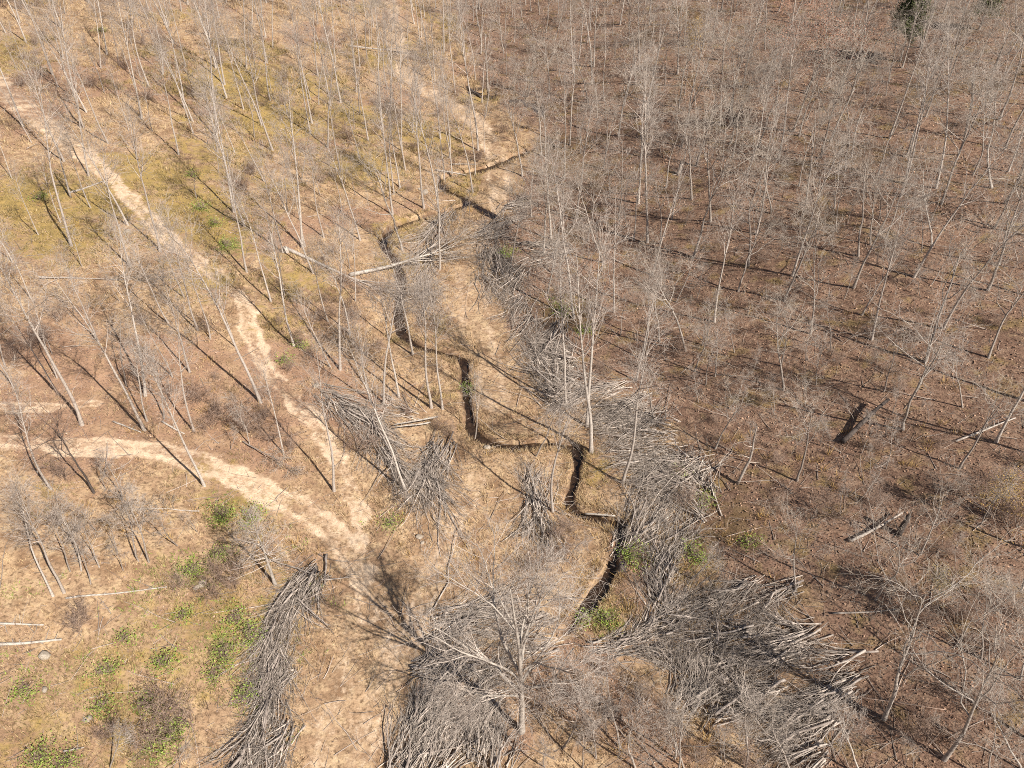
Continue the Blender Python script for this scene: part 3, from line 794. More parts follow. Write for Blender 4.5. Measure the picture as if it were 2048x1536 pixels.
# ------------------------------------------------------------------ trees
KINDS = {   # kind: (object name, height of the pattern, how many patterns, trunk material, crown material, words)
    'pole': ("straight_tree", 18.0, 9, 'pale_bark', 'pale_twig', "tall straight bare tree"),
    'oak': ("crooked_tree", 15.0, 10, 'grey_bark', 'grey_twig', "crooked bare spreading tree"),
    'sapling': ("young_tree", 8.0, 8, 'grey_bark', 'pale_twig', "slim young bare tree"),
    'snag': ("dead_trunk", 8.0, 4, 'grey_bark', 'grey_twig', "broken dead trunk"),
    'dark': ("dark_tree", 14.0, 3, 'dark_bark', 'brown_twig', "dark bare tree"),
    'white': ("white_tree", 13.0, 4, 'white_bark', 'pale_twig', "whitish bare forked tree"),
    'bush': ("bare_bush", 2.4, 6, 'brown_twig', 'brown_twig', "low leafless brown bush"),
    'hero': ("big_tree", 23.0, 1, 'white_bark', 'pale_twig', ""),
    'cone': ("feathery_tree", 11.0, 1, 'white_bark', 'pale_twig', ""),
}
SHAPE = {'dark': 'oak', 'white': 'oak'}
PROTO = {}
def pattern(kind, i):
    if (kind, i) not in PROTO:
        name, H, n, mt, mc, _w = KINDS[kind]
        tr, cr = tree_arrays(SHAPE.get(kind, kind), 1000 + 37 * i + 501 * list(KINDS).index(kind), H)
        PROTO[kind, i] = (tr.mesh("trunk", M[mt]), cr.mesh("crown", M[mc]))
    return PROTO[kind, i]

TREES = []     # dicts: kind, base, height, direction of the trunk, turn
def lean_from(px0, py0, px1, py1):
    """base on the ground; top: the point of the second pixel's ray that stands most nearly above the base"""
    B = unproject(px0, py0)
    u, v = (px1 - 1024) / F_PX, (py1 - 768) / F_PX
    cp, s_ = math.cos(PITCH), math.sin(PITCH)
    d = np.array([u, cp - s_ * v, -s_ - cp * v])
    t = (d[:2] @ B[:2]) / (d[:2] @ d[:2])
    top = d * t + [0, 0, H_CAM]
    return B, top

def add_tree(kind, bx, by, tx, ty, stretch=1.0, lim=None):
    B, T = lean_from(bx, by, tx, ty)
    a = T - B
    lean = a[:2] / max(a[2], 1)
    L = np.hypot(*lean)
    if L > .45: lean *= .45 / L
    h = max(a[2], 2.0) * math.sqrt(1 + lean @ lean) * stretch
    lo, hi = lim or {'pole': (9, 24), 'oak': (8, 20), 'sapling': (3, 12), 'snag': (2.5, 12), 'dark': (6, 18), 'white': (7, 18), 'bush': (1, 4)}.get(kind, (2, 26))
    TREES.append(dict(kind=kind, b=B, h=float(np.clip(h, lo, hi)), d=np.array([*lean, 1.0]), rot=RNG.random() * 6.28, hand=True))

HAND = [   # crops of the photo: offset, then base and top of every trunk that can be told apart
 (0, 0, 'pole', [(505, 655, 240, 130), (340, 510, 210, 150), (835, 240, 780, 0), (955, 440, 870, 20), (1080, 635, 985, 60), (1130, 780, 1000, 330), (820, 610, 690, 250), (755, 765, 680, 480), (890, 770, 830, 560), (800, 935, 740, 750),
   (1275, 890, 1190, 480), (1270, 810, 1160, 80), (1425, 640, 1340, 200), (1585, 520, 1560, 300), (1500, 470, 1450, 200), (1815, 580, 1740, 200), (1865, 615, 1880, 280), (1935, 620, 1860, 130), (1995, 600, 1940, 0), (1855, 290, 1820, 0),
   (2000, 130, 1970, 0), (185, 835, 80, 640), (530, 1215, 370, 840), (355, 1305, 270, 1130), (225, 1375, 120, 1180), (70, 1045, 0, 890), (75, 1536, -40, 1300), (1545, 1060, 1400, 700), (1655, 1480, 1560, 1000), (1770, 1450, 1690, 700),
   (1785, 1445, 1700, 1000), (1895, 1390, 1840, 950), (2000, 1240, 1960, 1000), (1375, 895, 1310, 700), (590, 400, 520, 0), (700, 380, 620, 60), (770, 260, 720, 0), (820, 450, 740, 200), (300, 60, 270, -60), (380, 75, 350, -60)]),
 (0, 0, 'dark', [(605, 245, 530, 0)]),
 (0, 0, 'snag', [(415, 1160, 345, 870), (1215, 850, 1210, 790), (1150, 1165, 1150, 1020)]),
 (680, 0, 'pole', [(115, 390, 70, 0), (240, 330, 200, 0), (395, 370, 380, 100), (335, 320, 320, 40), (170, 270, 150, 0), (185, 270, 172, 100), (675, 545, 630, 100), (830, 600, 815, 230), (808, 880, 770, 200), (845, 890, 835, 640),
   (350, 1095, 310, 600), (315, 1130, 205, 690), (115, 925, 60, 600), (610, 1050, 540, 640), (655, 1015, 600, 600), (790, 1025, 750, 640), (1345, 850, 1340, 330), (1235, 1400, 1210, 800), (1120, 1270, 1110, 900), (1800, 1420, 1780, 640), (1020, 250, 1015, 0), (1545, 590, 1560, 200)]),
 (680, 0, 'dark', [(460, 540, 435, 300)]),
 (680, 0, 'snag', [(870, 560, 855, 190)]),
 (680, 0, 'oak', [(1455, 600, 1400, 200), (1300, 500, 1240, 240), (1540, 1536, 1420, 950), (1910, 1100, 1945, 700), (1900, 500, 1930, 200)]),
 (680, 0, 'sapling', [(1630, 1290, 1640, 830), (1720, 1400, 1740, 960), (1875, 1430, 1870, 1000), (1840, 590, 1850, 300), (1580, 1140, 1580, 860), (1680, 1330, 1670, 1040), (1065, 1380, 1080, 1200), (960, 360, 960, 200), (1050, 520, 1050, 300), (1200, 420, 1200, 250), (1215, 500, 1225, 300)]),
 (1348, 0, 'oak', [(215, 520, 150, 180), (580, 500, 640, 150), (105, 1165, 150, 560), (530, 1080, 600, 650), (500, 1230, 545, 900), (730, 1090, 820, 700), (770, 1200, 830, 600), (1000, 1000, 1080, 500), (940, 1220, 1000, 850), (1290, 330, 1320, 60), (1240, 1400, 1400, 930), (1880, 1330, 2040, 800),
   (1080, 1500, 1180, 900), (1150, 1430, 1240, 1000), (920, 450, 990, 60), (1240, 560, 1280, 260), (325, 660, 440, 130), (490, 570, 540, 230)]),
 (1348, 0, 'white', [(1510, 1450, 1530, 950), (1860, 1100, 1780, 430)]),
 (1348, 0, 'dark', [(1870, 420, 1990, 0)]),
 (1348, 0, 'snag', [(570, 1250, 500, 1000)]),
 (1348, 0, 'sapling', [(1450, 1480, 1440, 1190), (670, 1050, 670, 900), (225, 1100, 230, 980)]),
 (0, 500, 'pole', [(185, 290, 20, -30), (350, 850, 140, 400), (335, 750, 130, 380), (845, 1055, 580, 300), (1135, 1060, 900, 530), (1110, 715, 950, 200), (1230, 520, 1090, 60), (1660, 1195, 1550, 780), (300, 1400, 20, 860), (1585, 300, 1430, -200), (1990, 700, 1900, 20), (1935, 685, 1730, 340),
   (575, 540, 420, 120), (850, 855, 720, 100), (985, 425, 800, 20), (1160, 470, 940, -60), (1010, 745, 880, 400), (1525, 890, 1240, 80), (1665, 265, 1640, -40), (1920, 420, 1830, 0), (80, 805, -30, 560), (30, 680, -20, 500), (1385, 575, 1280, 280), (860, 1000, 740, 560)]),
 (0, 500, 'sapling', [(740, 800, 715, 400), (960, 990, 870, 560), (1460, 1135, 1370, 860), (305, 610, 220, 400), (275, 250, 240, 160), (1345, 1170, 1370, 1060), (620, 1400, 560, 1200), (830, 850, 760, 600), (720, 1470, 650, 1200)]),
 (0, 500, 'dark', [(550, 1420, 380, 880)]),
 (680, 500, 'pole', [(535, 925, 505, 230), (600, 930, 600, 330), (425, 610, 385, 60), (180, 890, 110, 420), (255, 900, 190, 230), (345, 860, 270, 300), (385, 1410, 250, 780), (1445, 1030, 1490, 160), (1470, 1180, 1515, 200), (1735, 765, 1790, 250), (1770, 640, 1800, 200), (90, 300, 80, -60), (60, 500, 20, 60)]),
 (680, 500, 'pole', [(1325, 915, 1220, 190), (1245, 1530, 1285, 900)]),
 (680, 500, 'oak', [(1870, 540, 1855, 100), (2025, 590, 1930, 20)]),
 (680, 500, 'sapling', [(1145, 1210, 1290, 870), (790, 1100, 800, 780), (1835, 980, 1880, 600), (1420, 530, 1415, 250), (1580, 210, 1590, 0), (1540, 130, 1540, -40), (440, 1536, 420, 1300), (160, 700, 130, 560)]),
 (1348, 500, 'oak', [(120, 710, 190, 360), (240, 740, 310, 400), (640, 820, 700, 300), (625, 680, 690, 320), (800, 490, 940, -20), (1690, 920, 1560, 650), (720, 1350, 840, 850), (1840, 630, 2060, 60), (1670, 1280, 1880, 800), (240, 1165, 350, 800), (1225, 830, 1330, 520), (1100, 380, 1240, -30)]),
 (1348, 500, 'sapling', [(165, 560, 190, 260), (185, 790, 225, 460), (355, 600, 400, 340), (830, 790, 870, 480), (920, 590, 890, 270), (855, 1140, 850, 940), (590, 940, 585, 760), (1240, 1280, 1235, 1010), (1055, 1000, 900, 850), (590, 960, 500, 810), (1490, 1000, 1500, 880), (1150, 1300, 1130, 1180)]),
 (1348, 500, 'white', [(1340, 1050, 1490, 330)]),
 (1348, 500, 'snag', [(370, 1370, 530, 1080)]),
 (0, 1011, 'pole', [(310, 530, -40, 90), (375, 510, 30, -30)]),
 (0, 1011, 'sapling', [(410, 385, 255, 80), (475, 385, 290, 10), (530, 460, 500, 160), (565, 150, 460, -30), (1040, 235, 920, 0), (1155, 155, 1130, 0), (870, 330, 690, -40), (810, 325, 640, -30), (640, 1536, 580, 1260), (1050, 1536, 1060, 1370), (720, 380, 650, 200), (480, 290, 390, 20), (690, 280, 600, 30), (580, 360, 440, 60)]),
 (680, 1011, 'sapling', [(1640, 1420, 1530, 1060), (890, 1536, 880, 1380), (1330, 330, 1440, 150), (1730, 1536, 1700, 1180), (1300, 1420, 1330, 1100), (1960, 1480, 2040, 1160)]),
 (1348, 1011, 'oak', [(1230, 1250, 1690, 570), (1180, 550, 1415, 130), (1440, 290, 1610, 30), (710, 500, 790, 130), (1580, 1490, 2060, 830), (20, 1600, 60, 1250)]),
 (1348, 1011, 'sapling', [(1340, 610, 1410, 480), (420, 1536, 490, 1180), (1100, 300, 1110, 100), (1650, 330, 1665, 180), (60, 1536, 20, 1240), (300, 1500, 260, 1300), (600, 1500, 640, 1320), (1400, 1560, 1380, 1400), (1950, 560, 2010, 400)]),
 (1348, 1011, 'dark', [(1320, 170, 1290, 10)]),
 (1348, 1011, 'oak', [(2140, 1420, 1900, 560), (2150, 900, 1990, 250), (1850, 1620, 1700, 1240), (2030, 1020, 1900, 520), (700, 1640, 640, 1330), (1800, 900, 1760, 600)]),
 (680, 1011, 'sapling', [(1500, 1480, 1480, 1200), (1200, 1530, 1180, 1340), (1420, 1540, 1400, 1330), (1850, 1540, 1900, 1300), (1560, 1330, 1600, 1080), (1690, 1290, 1720, 1080)]),
 (1348, 1011, 'white', [(1110, 1600, 860, 1080), (2040, 1560, 1960, 1200)]),
]
for ox, oy, kind, rows in HAND:
    for (bx, by, tx, ty) in rows:
        k = 700 / 2048
        add_tree(kind, ox + bx * k, oy + by * k, ox + tx * k, oy + ty * k, 1.25 if kind == 'pole' else 1.15 if kind in ('oak', 'white') else 1.08)
add_tree('hero', 1043, 1462, 1032, 1128)
TREES[-1].update(d=np.array([-.02, 0, 1.]), rot=0.0)
add_tree('cone', 550, 1168, 503, 1016)

# ---- the rest of the woods: spaced at random off the tracks, creek, heaps and open ground
def off_features(x, y):
    ok = clear_of_water(x, y, .8)
    for k, line in TRACKS.items():
        d, w = line_dist(x, y, line); ok &= d > w + .7
    for sx, sy, w in PILE_SPOTS:
        ok &= np.hypot(x - sx, y - sy) > w * .6 + .5
    for poly in (CLEARING, MEADOW, GLADE, GOLDSLOPE): ok &= ~in_poly(x, y, poly)
    return ok

taken = [t['b'][:2] for t in TREES]
x, y = scatter(9000, 30, 262, .8)
ok = off_features(x, y)
le = woods_mask(x, y)
for xi, yi, oki, lei in zip(x, y, ok, le):
    if not oki: continue
    gap = (3.7 + 2.3 * RNG.random()) if lei else (4.0 + 2.6 * RNG.random())
    if yi > 120: gap *= 1.0 + (yi - 120) / 420
    arr = np.array(taken)
    if np.min(np.hypot(arr[:, 0] - xi, arr[:, 1] - yi)) < gap: continue
    p = np.array([xi, yi, float(z_ground(np.array([xi]), np.array([yi]))[0])])
    qx, qy, dep = to_px(p + [0, 0, 5])
    if qx < -110 or qx > 2200 or qy < -160 or qy > 1700: continue
    r = RNG.random()
    if lei: kind = 'oak' if r < .58 else 'pole' if r < .72 else 'sapling' if r < .955 else 'snag' if r < .97 else 'white'
    else: kind = 'pole' if r < .64 else 'sapling' if r < .93 else 'oak' if r < .98 else 'snag'
    h = {'pole': 14.5 + 6.5 * RNG.random(), 'oak': 11 + 7 * RNG.random(), 'sapling': 4 + 6 * RNG.random(), 'snag': 3 + 4 * RNG.random(), 'white': 10 + 5 * RNG.random()}[kind]
    if qy > 1150: h *= .75
    taken.append((xi, yi))
    TREES.append(dict(kind=kind, b=p, h=h, d=np.array([*(RNG.normal(size=2) * .05), 1.0]), rot=RNG.random() * 6.28, hand=False))

# thin understorey between the trees of the slope
x, y = scatter(5000, 40, 210, 1.0)
ok = off_features(x, y) & (woods_soft(x, y) > .5)
n_u = 0
for xi, yi, oki in zip(x, y, ok):
    if not oki or n_u >= 150: continue
    arr = np.array(taken)
    if np.min(np.hypot(arr[:, 0] - xi, arr[:, 1] - yi)) < 1.9: continue
    p = np.array([xi, yi, float(z_ground(np.array([xi]), np.array([yi]))[0])])
    qx, qy, dep = to_px(p)
    if not (-20 < qx < 2068 and 0 < qy < 1500): continue
    n_u += 1; taken.append((xi, yi))
    TREES.append(dict(kind='sapling', b=p, h=2.8 + 3.2 * RNG.random(), d=np.array([*(RNG.normal(size=2) * .16), 1.0]), rot=RNG.random() * 6.28, hand=False))

# ---- leafless bushes
BUSH_PX = [(440, 830), (480, 850), (60, 700), (160, 1260), (430, 1195), (365, 1175), (500, 865), (560, 650), (600, 690), (580, 740), (90, 690), (120, 640), (30, 720), (340, 790), (400, 800), (420, 860), (540, 880), (585, 900), (640, 640), (80, 130), (60, 120), (210, 130), (250, 140), (300, 200), (470, 360),
   (500, 350), (490, 380), (720, 900), (900, 870), (870, 860), (700, 640), (760, 700), (820, 830), (1110, 1120), (1130, 1110), (1090, 1135), (1060, 1140), (1120, 1075), (1140, 1060), (1350, 950), (1370, 1010), (330, 1420), (350, 1450), (380, 1440), (220, 1470), (300, 1500), (170, 1240), (440, 1160), (470, 1180), (480, 1150),
   (1180, 1480), (1240, 1440), (1290, 1400), (1330, 1480), (1400, 1520), (1500, 1530), (1150, 1400), (1210, 1350), (1880, 1040), (1920, 990), (1985, 960), (1890, 1110), (1750, 1010), (1650, 1030), (1560, 1010), (1830, 1480), (1900, 1480), (1960, 1420), (1990, 1300), (2020, 1230), (1930, 1240), (1850, 1250), (760, 260), (800, 240), (700, 280), (830, 300)]
for bx, by in BUSH_PX:
    B = unproject(bx, by)
    TREES.append(dict(kind='bush', b=B, h=1.4 + 1.6 * RNG.random(), d=np.array([0, 0, 1.]), rot=RNG.random() * 6.28, hand=True))
x, y = scatter(1900, 30, 210, 1.0)
ok = off_features(x, y) & (fbm(x / 9, y / 9, 77) > .05)
n_b = 0
for xi, yi, oki in zip(x, y, ok):
    if not oki or n_b >= 222: continue
    p = np.array([xi, yi, float(z_ground(np.array([xi]), np.array([yi]))[0])])
    qx, qy, dep = to_px(p)
    if not (-20 < qx < 2068 and 0 < qy < 1560): continue
    n_b += 1
    TREES.append(dict(kind='bush', b=p, h=1.0 + 1.6 * RNG.random(), d=np.array([0, 0, 1.]), rot=RNG.random() * 6.28, hand=False))

# ---- build: the 290 largest of each kind as things, the rest of the woods as one stuff object
def child(name, me, parent):
    o = bpy.data.objects.new(name, me); COL.objects.link(o); o.parent = parent
    return o

def frame_of(t, H):
    q = Vector((0, 0, 1)).rotation_difference(Vector(t['d'].tolist()))
    return q @ Matrix.Rotation(t['rot'], 3, 'Z').to_quaternion(), t['h'] / H

def in_frame(t):
    tops = t['b'] + t['d'] * t['h'] * np.array([[0.0], [.35], [.7], [.97]])
    qx, qy, dep = to_px(tops)
    return bool(np.any((qx > -10) & (qx < 2058) & (qy > -10) & (qy < 1546) & (dep > 1)))

far_tr, far_cr = MB(), MB()
BUILT = []
LOD = {}
for kind in KINDS:
    rows = [t for t in TREES if t['kind'] == kind]
    shown = [t for t in rows if in_frame(t)]
    rows_out = [t for t in rows if not in_frame(t)]
    shown.sort(key=lambda t: -(t['h'] / np.linalg.norm(t['b'] - [0, 0, H_CAM])) * (1.6 if t['hand'] else 1))
    name, H, npat, mt, mc, words_ = KINDS[kind]
    for j, t in enumerate(shown[:290]):
        me_t, me_c = pattern(kind, j % npat)
        root = bpy.data.objects.new(name, None); COL.objects.link(root)
        root.empty_display_size = .3
        q, s = frame_of(t, H)
        root.location = t['b'] - np.array([0, 0, .08]); root.rotation_mode = 'QUATERNION'; root.rotation_quaternion = q; root.scale = (s, s, s)
        if kind == 'bush': child("stems", me_t, root); child("twigs", me_c, root)['kind'] = 'stuff'
        else: child("trunk", me_t, root); child("crown", me_c, root)
        t['o'] = root; BUILT.append(t)
    for j, t in enumerate(shown[290:] + rows_out):
        if kind in ('bush',): continue
        key = (SHAPE.get(kind, kind), j % 6)
        if key not in LOD: LOD[key] = tree_arrays(key[0], 5000 + j % 6, H, 1)
        q, s = frame_of(t, H)
        R3 = np.array(q.to_matrix()) * s
        for src, dst in zip(LOD[key], (far_tr, far_cr)):
            off = 0
            v = np.concatenate(src.v) @ R3.T + t['b']
            n0 = dst.n
            dst.v.append(v); dst.n += len(v)
            for f in src.f: dst.f.append(f + n0)
print("trees", {k: sum(t['kind'] == k for t in TREES) for k in KINDS}, "built", len(BUILT))
woods = bpy.data.objects.new("far_woods", None); COL.objects.link(woods)
tag(woods, "grey haze of leafless trees filling the woods farther off", kind='stuff')
a_ = far_tr.build("trunks", M['grey_bark'], woods); b_ = far_cr.build("crowns", M['grey_twig'], woods)
a_['kind'] = b_['kind'] = 'stuff'

# ---- trees and bushes that still carry leaves
def leaf_cloud(kind, name, label, cat, bx, by, h, mat, n, size, seed, spread=1.0, low=.3, turn=0.0):
    B = unproject(bx, by)
    tr, cr = tree_arrays(kind, seed, h)
    root = bpy.data.objects.new(name, None); COL.objects.link(root); root.location = B
    tr.build("trunk" if kind != 'bush' else "stems", M['grey_bark' if kind != 'bush' else 'brown_twig'], root)
    c_o = cr.build("crown" if kind != 'bush' else "twigs", M['grey_twig' if kind != 'bush' else 'brown_twig'], root)
    if kind == 'bush': c_o['kind'] = 'stuff'
    rng = np.random.default_rng(seed)
    pts = np.concatenate(cr.v); pts = pts[pts[:, 2] > h * low]
    if kind == 'bush': pts = pts * [1.8, 1.8, .6]; pts = pts[vnoise(pts[:, 0] * 2.2, pts[:, 1] * 2.2, seed) > -.25]
    c = pts[rng.integers(0, len(pts), n)] + rng.normal(size=(n, 3)) * .12 * spread
    u = nrm(rng.normal(size=(n, 3)) * [1, 1, .5]); q = nrm(np.cross(u, rng.normal(size=(n, 3)) * [.5, .5, 1]))
    s = (size * (.6 + .8 * rng.random(n)))[:, None]
    v = np.stack([c + u * s, c + q * s * .6, c - u * s, c - q * s * .6], 1).reshape(-1, 3)
    lf = MB(); lf.add(v, np.arange(4 * n).reshape(-1, 4))
    o = lf.build("leaves" if mat != 'needle' else "needles", M[mat], root, smooth=False); o['kind'] = 'stuff'
    tag(root, label, cat)
    return root

leaf_cloud('oak', "rust_leaved_tree", "tall tree still holding rust orange leaves high in the far woods", "tree", 1587, 262, 18, 'orange_leaf', 9000, .085, 71, 5.0)
leaf_cloud('sapling', "yellow_leaved_tree", "slim tree with a tuft of yellow leaves beside a tall trunk in the far woods", "tree", 1388, 140, 9, 'yellow_leaf', 2400, .08, 72, 4)
leaf_cloud('cone', "evergreen", "dark green evergreen rising through the far bare woods", "tree", 1800, 122, 12, 'needle', 16000, .13, 73, 1.6, .12)
leaf_cloud('cone', "evergreen", "smaller dark evergreen half hidden by bare crowns in the far woods", "tree", 1958, 60, 8, 'needle', 8000, .12, 74, 1.6, .12)
leaf_cloud('sapling', "yellow_leaved_tree", "bushy young tree with sparse ochre leaves under the crooked woods", "tree", 1962, 1050, 5.5, 'yellow_leaf', 900, .05, 75, 2)
leaf_cloud('bush', "yellow_bush", "yellow green leafy bush cut by the photo's edge", "bush", 2046, 1050, 3.4, 'yellow_leaf', 1500, .06, 76, 2, .05)
leaf_cloud('sapling', "olive_leaved_tree", "small tree with thin olive leaves over the leaf-littered glade", "tree", 1838, 1200, 4.5, 'olive', 900, .05, 77, 2)

GREEN_BUSH = [(215, 1342, 1.0, "round bright green bush in the meadow"), (328, 1325, 1.1, "upright bright green bush in the middle of the meadow"), (455, 1308, 1.5, "large green bush beside the narrow stick heap"), (500, 1265, 1.2, "green bush touching the narrow stick heap's upper half"),
   (330, 1472, 1.5, "broad vivid green bush low in the meadow"), (290, 1410, 1.0, "ragged green bush between two larger meadow bushes"), (205, 1405, 1.0, "dull green ragged bush below the round bright one"), (84, 1515, 1.1, "green bush at the meadow's lowest corner"), (130, 1520, .9, "dark green bush next to the meadow's lowest corner bush"),
   (50, 1375, .7, "low spreading green plant by a white stone"), (785, 1043, .9, "single green bush on the tan clearing beside the forked heap"), (1272, 1112, 1.5, "bright green bush growing out of the great pole heap by the creek"), (1016, 506, 1.6, "bright green shoot growing in the wood-edge heap"),
   (1412, 1000, .8, "small green tuft beside the great pole heap"), (1500, 1082, .8, "small green tuft among golden grass past the great heap"), (1360, 945, .7, "little green tuft inside the upper part of the great heap"), (390, 1140, 1.1, "long green bush at the meadow's upper side"), (440, 1100, 1.0, "dull green bush near the feathery pale tree"),
   (450, 1030, 1.6, "green thicket under the feathery pale tree's tip"), (500, 1035, 1.3, "green clump beside the feathery pale tree's tip"), (1390, 1110, 1.3, "dark green clump in tall golden grass"), (470, 1240, 1.0, "green bush on the slope under the sticks heap's bend"), (430, 1345, .8, "thin green plant left of the heap's waist"),
   (490, 1380, .9, "green plant leaning on the lower narrow heap"), (365, 1230, .7, "small bright plant in dry grass at the meadow's centre"), (250, 1275, .7, "thin green plant near the brown bush of the meadow"), (405, 415, 1.4, "green bush on the golden slope beside the sandy track"), (385, 350, 1.0, "small green bush high on the golden slope"),
   (455, 490, 1.3, "dark green low bush under the tall clump beside the track"), (430, 445, 1.0, "round green bush between two others on the golden slope"), (935, 775, .6, "tiny green plant on the creek bank"), (215, 730, .01, ""), (1130, 625, 1.4, "olive bush behind the feathery fan of branches"), (1170, 660, 1.2, "olive bush at the foot of the slope past the fan"),
   (570, 720, 1.0, "green bush in shade by the sandy strip"), (600, 690, .9, "small dark bush under the leaning trunks by the sandy strip"), (80, 395, .9, "green bush on mossy grass at the far edge of the upper track"), (200, 60, 1.2, "dark green bush below a dark leaning tree far off"), (1215, 1235, .8, "vivid green tuft on the creek bank"), (1165, 1238, .6, "small green tuft at the creek mouth")]
for i, (bx, by, r, lab) in enumerate(GREEN_BUSH):
    if lab: leaf_cloud('bush', "green_bush", lab, "bush", bx, by + 4, r * .75, 'green', int(420 * r + 120), .05 + .01 * r, 200 + i, 2.6, .05)

# ---- fallen trees and logs
def fallen(kind, name, label, cat, ax, ay, bx, by, mats, seed, lift=.25, lift_end=.6, scale_r=1.0):
    A, B = unproject([ax, bx], [ay, by])
    A = A + [0, 0, lift]; B = B + [0, 0, lift_end]
    L = np.linalg.norm(B - A)
    tr, cr = tree_arrays(kind, seed, L)
    root = bpy.data.objects.new(name, None); COL.objects.link(root); root.location = A
    rot = np.array(Vector((0, 0, 1)).rotation_difference(Vector((B - A).tolist())).to_matrix())
    for m, nm, mat in ((tr, "trunk", mats[0]), (cr, "crown", mats[1])):
        v = np.concatenate(m.v) @ rot.T
        zg = z_ground(v[:, 0] + A[0], v[:, 1] + A[1]) - A[2] + .04
        v[:, 2] = np.where(v[:, 2] < zg, zg + .12 * (v[:, 2] - zg) * 0, v[:, 2])
        m.v = [v]
        m.build(nm, M[mat], root)
    tag(root, label, cat)

fallen('fell', "fallen_tree", "white fallen tree lying across the creek with its crown on the clearing", "fallen tree", 700, 553, 955, 505, ('white_bark', 'pale_twig'), 301)
fallen('fell', "fallen_tree", "fallen tree split from its stump below the leaning trunks, bare crown in the creek", "fallen tree", 572, 500, 850, 625, ('pale_bark', 'pale_twig'), 302)
fallen('fell', "fallen_tree", "pale fallen tree on the mossy bank beside the far middle track", "fallen tree", 690, 93, 850, 118, ('white_bark', 'pale_twig'), 303)
fallen('sapling', "fallen_tree", "dead grey sapling lying level above the meadow", "fallen tree", 400, 1026, 262, 1015, ('pale_bark', 'grey_twig'), 304)
fallen('pole', "fallen_tree", "long dark fallen tree lying level among the tall trees above the side track", "fallen tree", 80, 558, 340, 546, ('grey_bark', 'grey_twig'), 305)
fallen('sapling', "fallen_tree", "thin bent branch fallen beside the lower sandy track", "fallen tree", 487, 886, 612, 945, ('grey_bark', 'grey_twig'), 306)

def log(label, ax, ay, bx, by, r, mat='log', la=.15, lb=.15, name="fallen_log", wig=.03):
    A, B = unproject([ax, bx], [ay, by])
    A = A + [0, 0, la]; B = B + [0, 0, lb]
    L = np.linalg.norm(B - A)
    P, R = grow(RNG, np.zeros((1, 3)), (B - A)[None], np.array([L]), np.array([r]), np.array([r * .55]), 9, wig)
    P += np.linspace(0, 1, 9)[None, :, None] * ((B - A) - P[0, -1])
    mb = MB(); tubes(mb, P, R, 8, True)
    s, d, rr, t = sprout(RNG, P, R, 5, .3, .95, 35, 75)
    d[:, 2] = np.abs(d[:, 2])
    tubes(mb, *grow(RNG, s, d, .3 + .9 * RNG.random(5), rr * .4, rr * .15, 4, .12), 4)
    o = mb.build(name, M[mat]); o.location = A
    tag(o, label, "log")

log("grey log lying across dry grass on the mossy slope by the upper track", 137, 388, 210, 364, .16, 'grey_bark')
log("short pale log lying on the tan bank among tall trunks above the creek fork", 871, 341, 933, 352, .14, 'white_bark')
log("thin pale log just above a shorter one by the creek fork", 902, 330, 955, 330, .11, 'white_bark')
log("upper of two white poles lying on the forked brush heap", 877, 846, 790, 862, .10, 'white_bark', .9, .9)
log("lower of two white poles lying on the forked brush heap", 862, 856, 792, 866, .09, 'white_bark', .8, .8)
log("upper of two straight pale poles entering the meadow from the photo's edge", -30, 1249, 89, 1252, .10, 'white_bark')
log("lower, thicker and whiter of two straight poles entering the meadow", -30, 1292, 125, 1281, .13, 'white_bark')
log("long thin white pole lying below two thick white trunks", 133, 1199, 335, 1176, .08, 'white_bark')
log("small forked white stick in the lowest part of the meadow", 128, 1505, 170, 1497, .06, 'white_bark')
log("thin pale log beside the foot of a leaning trunk above the lower track", 227, 845, 283, 867, .09, 'white_bark')
log("crooked pale log on the bank above the lower track", 325, 845, 370, 870, .10, 'white_bark')
log("thick dark dead log propped up at one end on the wooded slope", 1683, 888, 1768, 822, .27, 'dark_bark', .3, 1.5, "fallen_log", .05)
log("straight grey pole lying level on the leaf-littered glade", 1664, 1229, 1806, 1219, .08, 'grey_bark')
log("very long thin reddish pole lying beyond the sprawling heap's lowest tip", 1686, 1389, 1890, 1422, .05, 'brown_twig')
log("white log lying across the creek below the lone brush heap", 1170, 1032, 1230, 1036, .11, 'white_bark', .3, .3)
log("dark log by the far ravine's pool", 938, 180, 962, 196, .35, 'dark_bark')
log("pale dead pole slanting across the wooded slope above the ochre leafed tree", 1910, 885, 2030, 838, .10, 'pale_bark')
log("grey dead log on the shaded slope near the dark stump", 1700, 1085, 1800, 1035, .14, 'grey_bark', .2, .6)

def stump(label, px, py, h, r, mat):
    A = unproject(px, py)
    rng = RNG
    P, R = grow(rng, np.zeros((1, 3)), np.array([[.05, 0, 1]]), np.array([h]), np.array([r * 1.35]), np.array([r * .9]), 6, .03)
    mb = MB(); tubes(mb, P, R, 10, True)
    s = np.zeros((5, 3)); a = np.arange(5) * 1.25 + rng.random(5)
    tubes(mb, *grow(rng, s + [0, 0, .12], np.stack([np.cos(a), np.sin(a), -.15 + 0 * a], -1), .5 + .5 * rng.random(5), np.full(5, r * .5), np.full(5, r * .15), 4, .1), 5)
    s = np.repeat(P[0, -1:], 5, 0) + np.stack([np.cos(a) * r * .6, np.sin(a) * r * .6, 0 * a], -1)
    tubes(mb, *grow(rng, s, np.stack([0 * a, 0 * a, 1 + 0 * a], -1), h * .25 * rng.random(5) + .1, np.full(5, r * .3), np.full(5, r * .05), 3, .08), 4)
    o = mb.build("tree_stump", M[mat]); o.location = A - np.array([0, 0, .1])
    tag(o, label, "stump")
stump("broken grey stump standing on the wooded slope above the creek", 1357, 348, 1.8, .25, 'pale_bark')
stump("low dark stump wedged in the creek bank under the great heap", 1243, 1136, .7, .35, 'dark_bark')
